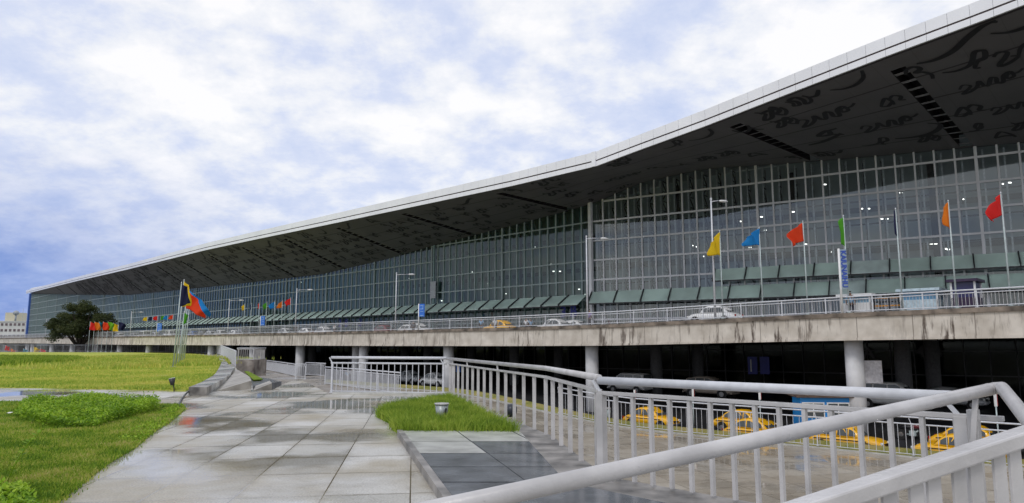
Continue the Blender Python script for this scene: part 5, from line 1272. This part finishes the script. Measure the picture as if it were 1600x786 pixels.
for px, D, f_, sh, lb_ in ((774, 4.2, 2.2, WS, 'person in a white shirt standing by the yellow car on the deck'), (822, 6, 1.0, WS, 'person in white walking on the deck between yellow car and white saloon'), (829, 7, 2.0, BS, 'person in a pale shirt beside the one in white on the deck'),
                           (921, 2.6, .5, PS, 'person in a purple shirt at the railing by the wing joint'), (1331, 2.0, -2, BS, 'person in a light blue shirt behind the railing by the vertical sign'), (646, 3, 2, GS, 'person in a grey shirt near the blue banner board'), (523, 4, 1, WS, 'person in white on the deck near the double column'), (752, 3, 1, BS, 'person in a blue shirt left of the yellow car')):
    person(dp(px, D), f_, sh, TR, lb_, 0.6 if px == 774 else 0)
for px, D, sh, lb_ in ((543, 1.0, BS, 'person in blue standing under the deck left of the double column'), (549, 2.4, WS, 'person in white standing under the deck left of the double column')):
    a, _ = hit(px, 590, D); person(W(a, D, road_z(a, D)), 2.5, sh, TR, lb_)

# ------------------------------------------------------------------ small things on the plaza
q = gp(272, 611); sp_ = empty('ground_spotlight', tuple(q), label='small black spotlight on a stake at the front edge of the far lawn', cat='spotlight')
m = MB(); m.tube([tuple(q), (q.x-.03, q.y, .22)], .02, 8); m.build('stake', BLACK, sp_)
m = MB(); m.tube([(q.x-.06, q.y-.02, .20), (q.x-.10, q.y, .42)], [.06, .11], 12); m.build('lamp_housing', BLACK, sp_); m = MB(); m.tube([(q.x-.10, q.y, .42), (q.x-.105, q.y, .44)], .10, 12); m.build('lens', LMP, sp_)
q = gp(690, 663); bk = empty('metal_lamp_can', tuple(q), label='round metal can fitting standing in the tall grass bed', cat='lamp fitting')
m = MB(); m.tube([(q.x, q.y, .05), (q.x, q.y, .40)], [.10, .135], 18); m.build('can', mat('dull_zinc', (0.35, 0.38, 0.38), 0.4, 0.4, 0.1, 20), bk)
m = MB(); m.tube([(q.x, q.y, .395), (q.x, q.y, .42)], .15, 18); m.build('rim', STEEL, bk); m = MB(); m.bar((q.x+.04, q.y-.15, .0), (q.x+.10, q.y-.14, .33), .03, .03); m.build('strut', BLACK, bk)
q = gp(797, 650, 0.05); bl = empty('floodlight', (q.x, q.y, 0.05), label='black round floodlight at the foot of the flat-bar railing', cat='floodlight')
m = MB(); m.smooth = True; m.loft([ring(x, r, .13-r, .13+r, 12, 2.0) for x, r in ((-.10, .04), (-.06, .12), (0.04, .14), (.12, .11), (.15, .05))]); 
m.v = [(v[0]+q.x, v[1]+q.y, v[2]+.05) for v in m.v]; m.build('housing', mat('black_metal', (0.03, 0.035, 0.05), 0.35), bl)
m = MB(); m.bar((q.x, q.y, 0.03), (q.x, q.y, .12), .12, .05); m.build('bracket', BLACK, bl)
pts = [gp(x, y, z_) for x, y, z_ in ((297, 610, .12), (293, 613, .12), (289, 617, .06), (284, 623, .02), (281, 630, .02), (280, 636, .03))]
m = MB(); m.tube([tuple(p) for p in pts], .028, 8); tag(m.build('cable', BLACK), 'black cable curving from the raised walkway across the wet paving to the grass', 'cable')
PAPER = mat('paper_scrap', (0.75, 0.75, 0.72), 0.8)
for i, (x, y, w_) in enumerate(((252, 587.5, .45), (278, 590.5, .12), (132, 596, .10), (283, 609, .2), (318, 594, .15), (14, 646, .10), (330, 577, .2))):
    q = gp(x, y, .06); m = MB(); r_ = random.Random(i)
    m.poly([(q.x+w_*math.cos(t)*r_.uniform(.5, 1), q.y+w_*math.sin(t)*r_.uniform(.3, .8), .06+.03*r_.random()) for t in (0, 1, 2, 3, 4, 5)])
    tag(m.build('litter', PAPER), 'white scrap of litter lying on the grass ' + ('in front of the flagpole cluster', 'beside the larger scrap', 'in the middle of the far lawn', 'at the lawn edge near the spotlight', 'beside the granite walkway', 'at the far edge of the near lawn', 'by the bend of the walkway')[i], 'litter', 'scraps of litter')

# ------------------------------------------------------------------ greenery
def inpoly(P, poly):
    x, y = P[:, 0], P[:, 1]; c = np.zeros(len(P), bool); n = len(poly)
    for i in range(n):
        x0, y0 = poly[i][0], poly[i][1]; x1, y1 = poly[(i+1) % n][0], poly[(i+1) % n][1]
        cond = ((y0 > y) != (y1 > y)) & (x < (x1-x0)*(y-y0)/(y1-y0+1e-9)+x0); c ^= cond
    return c
def blades(name, poly, n, h, w, material, lean=0.5, z=0.03, ymin=None, ymax=None, label=None, cat='grass', bias=None, clump=0, jit=.045):
    ys_ = [p[1] for p in poly]; xs_ = [p[0] for p in poly]
    y0, y1 = max(min(ys_), ymin or -1e9), min(max(ys_), ymax or 1e9)
    P = []
    while sum(len(p) for p in P) < n:
        u = RNG.random(n*2); Yv = 1/(1/y1+(1/y0-1/y1)*u) if bias else y0+(y1-y0)*u
        if bias:   # denser near the viewer, even across the view
            Xv = RNG.uniform(-0.85, 0.3, n*2)*Yv
        else: Xv = RNG.uniform(min(xs_), max(xs_), n*2)
        q = np.stack([Xv, Yv], 1); q = q[inpoly(q+RNG.normal(0, 1, q.shape)*np.array([jit, jit*2]), poly)]
        if clump:
            nn_ = np.sin(q[:, 0]*1.7*clump+np.sin(q[:, 1]*1.3*clump)*2)*np.cos(q[:, 1]*1.9*clump+np.sin(q[:, 0]*.9*clump)*2); q = q[(nn_+RNG.normal(0, .35, len(q))) > 0.05]
        P.append(q)
        if len(P) > 60: break
    P = np.concatenate(P)[:n]; k = len(P)
    hh = h*RNG.uniform(.55, 1.25, k); ang = RNG.uniform(0, 2*np.pi, k); la = RNG.uniform(0, 2*np.pi, k); ln_ = lean*hh*RNG.random(k)
    ww = w*RNG.uniform(.6, 1.3, k)
    B = np.column_stack([P, np.full(k, z)]); sx = np.column_stack([np.cos(ang)*ww/2, np.sin(ang)*ww/2, np.zeros(k)])
    M = B+np.column_stack([np.cos(la)*ln_*.35, np.sin(la)*ln_*.35, hh*.6]); T_ = B+np.column_stack([np.cos(la)*ln_, np.sin(la)*ln_, hh])
    V = np.stack([B-sx, B+sx, M+sx*.7, M-sx*.7, T_+sx*.08, T_-sx*.08], 1).reshape(-1, 3); b = np.arange(k)[:, None]*6
    F = np.concatenate([b+np.array([0, 1, 2, 3]), b+np.array([3, 2, 4, 5])])
    return tag(array_mesh(name, V, F, material), label, cat, None, 'stuff')
blades('lawn_grass', NL, 130000, .042, .012, BL_N, .9, ymin=3.0, bias=True, label='short mown grass of the near lawn')
blades('far_lawn_grass', UL, 60000, .09, .05, BL_U, .8, ymin=24, ymax=60, bias=True, label='yellow green grass of the far lawn')
blades('tall_grass', GP, 26000, .21, .014, BL_T, 1.1, label='tall wild grass filling the bed before the railing')
tuf = [gp(120, 580), gp(330, 572), gp(335, 563), gp(250, 556), gp(140, 560)]; tuf = [(p.x, p.y) for p in tuf]
blades('grass_tufts', tuf, 26000, .30, .09, BL_U, .8, label='taller green tufts across the far lawn', clump=.35, jit=1.6)
hd = [gp(-40, 575), gp(100, 570), gp(113, 563), gp(-40, 561)]; hd = [(p.x, p.y) for p in hd]
blades('low_hedge', hd, 22000, .45, .10, BL_T, .6, label='low green hedge band at the edge of the lawn', jit=.5)
# broad leaved weeds
wp = [gp(22, 652), gp(60, 668), gp(95, 672), gp(150, 671), gp(185, 659), gp(225, 649), gp(250, 640), gp(235, 632), gp(130, 629.5), gp(45, 634)]; wp = [(p.x, p.y) for p in wp]
def weeds(name, poly, n, h, s, label, lo=.0):
    ys_ = [p[1] for p in poly]; xs_ = [p[0] for p in poly]; q = np.stack([RNG.uniform(min(xs_), max(xs_), n*4), RNG.uniform(min(ys_), max(ys_), n*4)], 1); q = q[inpoly(q, poly)][:n]; k = len(q)
    hv = h*(0.72+0.30*np.sin(q[:, 0]*2.9+np.sin(q[:, 1]*2.3)*1.5)*np.cos(q[:, 1]*3.1+q[:, 0]))*(RNG.uniform(.05, 1.0, k)**0.7+(RNG.random(k) < .04)*RNG.random(k)*.5); C = np.column_stack([q, lo+hv])
    a = RNG.uniform(0, 2*np.pi, k); tl = RNG.uniform(-.6, .9, k); d = np.column_stack([np.cos(a)*np.cos(tl), np.sin(a)*np.cos(tl), np.sin(tl)]); sd = np.column_stack([-np.sin(a), np.cos(a), RNG.uniform(-.4, .4, k)]); ss = (s*RNG.uniform(.5, 1.3, k))[:, None]
    V = np.stack([C, C+d*ss*.5+sd*ss*.32, C+d*ss*1.1, C+d*ss*.5-sd*ss*.32], 1).reshape(-1, 3); F = np.arange(k)[:, None]*4+np.array([0, 1, 2, 3])
    return tag(array_mesh(name, V, F, BL_W), label, 'weeds', None, 'stuff')
weeds('weed_patch', wp, 42000, .33, .055, 'bright green leafy weeds growing in a thick patch on the near lawn')
w2 = [gp(-40, 770), gp(40, 770), gp(60, 800), gp(-40, 860)]; w2 = [(p.x, p.y) for p in w2]
weeds('weed_patch', w2, 5000, .12, .05, 'leafy weeds in the nearest corner of the near lawn')
edge_w = [gp(180, 690), gp(262, 640), gp(284, 634), gp(270, 655), gp(215, 698)]; edge_w = [(p.x, p.y) for p in edge_w]
weeds('weed_patch', edge_w, 7000, .07, .045, 'low weeds creeping along the paved edge of the near lawn')
# young weed stalk
q = gp(8, 760); st_ = empty('weed_stalk', tuple(q), label='single leafy weed stalk rising from the near lawn corner', cat='weed')
pts = [q+Vector((0, 0, 0)), q+Vector((.08, 0, .22)), q+Vector((.22, 0, .48)), q+Vector((.36, 0, .62))]; m = MB(); m.tube([tuple(x) for x in pts], [.008, .006, .004, .002], 6); m.build('stem', BL_W, st_)
m = MB(); r_ = random.Random(2)
for k in range(26):
    c, d = along(pts, .1+k*.025); an = r_.random()*6.28; d = Vector((math.cos(an), math.sin(an), .4))*.07; s_ = Vector((-math.sin(an), math.cos(an), 0))*.022; m.quad(c, c+d*.5+s_, c+d, c+d*.5-s_)
m.build('leaves', BL_W, st_)

# the big tree
def tree(loc, H, crown, label, n=36000, leaf=.36):
    root = empty('tree', tuple(loc), label=label, cat='tree'); x, y, z = loc; r_ = random.Random(4)
    m = MB(); ends = []
    m.tube([(x, y, z), (x+.2, y, z+H*.2), (x-.1, y, z+H*.36)], [.55, .45, .38], 10)
    base = Vector((x-.1, y, z+H*.34))
    for k in range(11):
        an = k*2*math.pi/11+r_.random()*.4; rr_ = r_.uniform(.4, .8); tgt = Vector((x+math.cos(an)*crown[0]*rr_, y+math.sin(an)*crown[1]*rr_, z+H*r_.uniform(.52, .88))); mid = base.lerp(tgt, .5)+Vector((0, 0, r_.uniform(-.3, .8)))
        m.tube([tuple(base), tuple(mid), tuple(tgt)], [.24, .14, .05], 7); ends.append(tgt)
        for j in range(2): t2 = mid+Vector((r_.uniform(-2.2, 2.2), r_.uniform(-2, 2), r_.uniform(.6, 2.2))); m.tube([tuple(mid), tuple(t2)], [.09, .03], 6); ends.append(t2)
    m.build('trunk', BARK, root)
    # leaf clumps on a broad dome
    cl_ = []; 
    while len(cl_) < 62:
        a_, b_, c_ = r_.uniform(-1, 1), r_.uniform(-1, 1), r_.uniform(-1, 1); rad2 = a_*a_+b_*b_+c_*c_
        if rad2 > 1 or rad2 < .25: continue
        if c_ < -.75: continue
        wob = 1+.13*math.sin(a_*6+b_*4)
        cl_.append((x+a_*crown[0]*wob, y+b_*crown[1], z+H*.66+c_*crown[2]*wob, r_.uniform(.5, 1.45)))
    cl_ = np.array(cl_+[(e.x, e.y, e.z, .9) for e in ends])
    idx = RNG.integers(0, len(cl_), n); dirs = RNG.normal(0, 1, (n, 3)); dirs /= np.linalg.norm(dirs, axis=1)[:, None]; rads = RNG.random(n)**.45
    C = cl_[idx, :3]+dirs*rads[:, None]*cl_[idx, 3:4]*np.array([1.25, 1.25, .85])
    u = RNG.normal(0, 1, (n, 3)); u /= np.linalg.norm(u, axis=1)[:, None]; v = np.cross(u, RNG.normal(0, 1, (n, 3))); v /= np.linalg.norm(v, axis=1)[:, None]; s_ = (leaf*RNG.uniform(.5, 1.2, n))[:, None]
    V = np.stack([C-u*s_*.6, C+v*s_*.3, C+u*s_*.6, C-v*s_*.3], 1).reshape(-1, 3); F = np.arange(n)[:, None]*4+np.array([0, 1, 2, 3])
    o = array_mesh('crown', V, F, BL_TREE); o.data.transform(__import__('mathutils').Matrix.Translation((-x, -y, -z))); o.parent = root
    return root
tree(Vector(((124-800)/1100*158, 158, -5.15)), 17.0, (7.0, 5.5, 5.0), 'large dark green spreading tree in front of the far end of the terminal')

# ------------------------------------------------------------------ far left background
def win_rows(root, x0, x1, y, z0, nf, nw, fh, mw, wm):
    for f_ in range(nf):
        for k in range(nw):
            cx_ = x0+(x1-x0)*(k+.5)/nw; m = MB(); m.box((cx_, y-.08, z0+fh*(f_+.5)), (mw, .2, fh*.42)); w_ = m.build('window', wm, root)
hotel = empty('hotel_building', (-292, 400, -5.2), label='white multi-storey block with rows of dark windows beyond the road ramp', cat='building')
HW = mat('hotel_white', (0.62, 0.62, 0.60), 0.8, 0, 0.06, .2); HWn = mat('hotel_window', (0.16, 0.12, 0.13), 0.5, 0, .2, .5)
xh0, xh1 = (-110-800)/1100*400, (37-800)/1100*400
m = MB(); m.box(((xh0+xh1)/2, 410, 4.6), (xh1-xh0, 20, 19.6)); m.build('wall', HW, hotel)
m = MB(); m.box(((xh0+xh1)/2, 410, 14.6), (xh1-xh0+.8, 20.8, .5)); m.build('parapet', HW, hotel)
win_rows(hotel, xh0, xh1, 400, 4.6, 3, 22, 3.3, 1.3, HWn)
m = MB(); m.box((-289, 408, 17.2), (7, 8, 5.2)); m.build('roof_room', mat('cream', (0.6, 0.56, 0.42), .8), hotel)
m = MB(); m.smooth = True; m.tube([(-283.5, 400, 14.8), (-283.5, 400, 18.2)], .5, 10); m.loft([[( -283.5+math.cos(k*.785)*r_, 400+math.sin(k*.785)*r_, zz) for k in range(8)] for r_, zz in ((.3, 18.0), (1.4, 18.6), (1.6, 19.5), (1.1, 20.4), (.2, 20.8))]); m.build('water_tank', mat('tank', (.35, .38, .42), .5), hotel)
m = MB(); m.bar((-281, 402, 14.6), (-281, 402, 22), .15, .15); m.bar((-279.6, 402, 14.6), (-279.6, 402, 20), .12, .12); m.build('aerial', STEEL_D, hotel)
rp = empty('access_ramp', (-230, 300, -5), label='long beige concrete road ramp crossing behind the far end of the deck', cat='ramp')
m = MB(); m.bar((-330, 292, 4.0), (-207, 300, 4.0), 1.0, 1.9); m.build('edge_beam', BEAM, rp)
for k in range(6): m = MB(); m.tube([(-300+k*16, 294+k, -5.2), (-300+k*16, 294+k, 3.1)], .7, 12); m.build('column', CONC_COL, rp)
sh = empty('low_shed', (-240, 260, -5.2), label='long low white shed under the far end of the elevated road', cat='building')
m = MB(); m.box((-215, 268, -1.2), (60, 8, 8.0)); m.build('wall', HW, sh); m = MB(); m.box((-215, 268, 3.0), (61, 9, .5)); m.build('roof', HW, sh)
for k in range(14): m = MB(); m.box((-242+k*4, 263.9, 1.2), (.5, .2, 1.2)); m.build('window', HWn, sh)
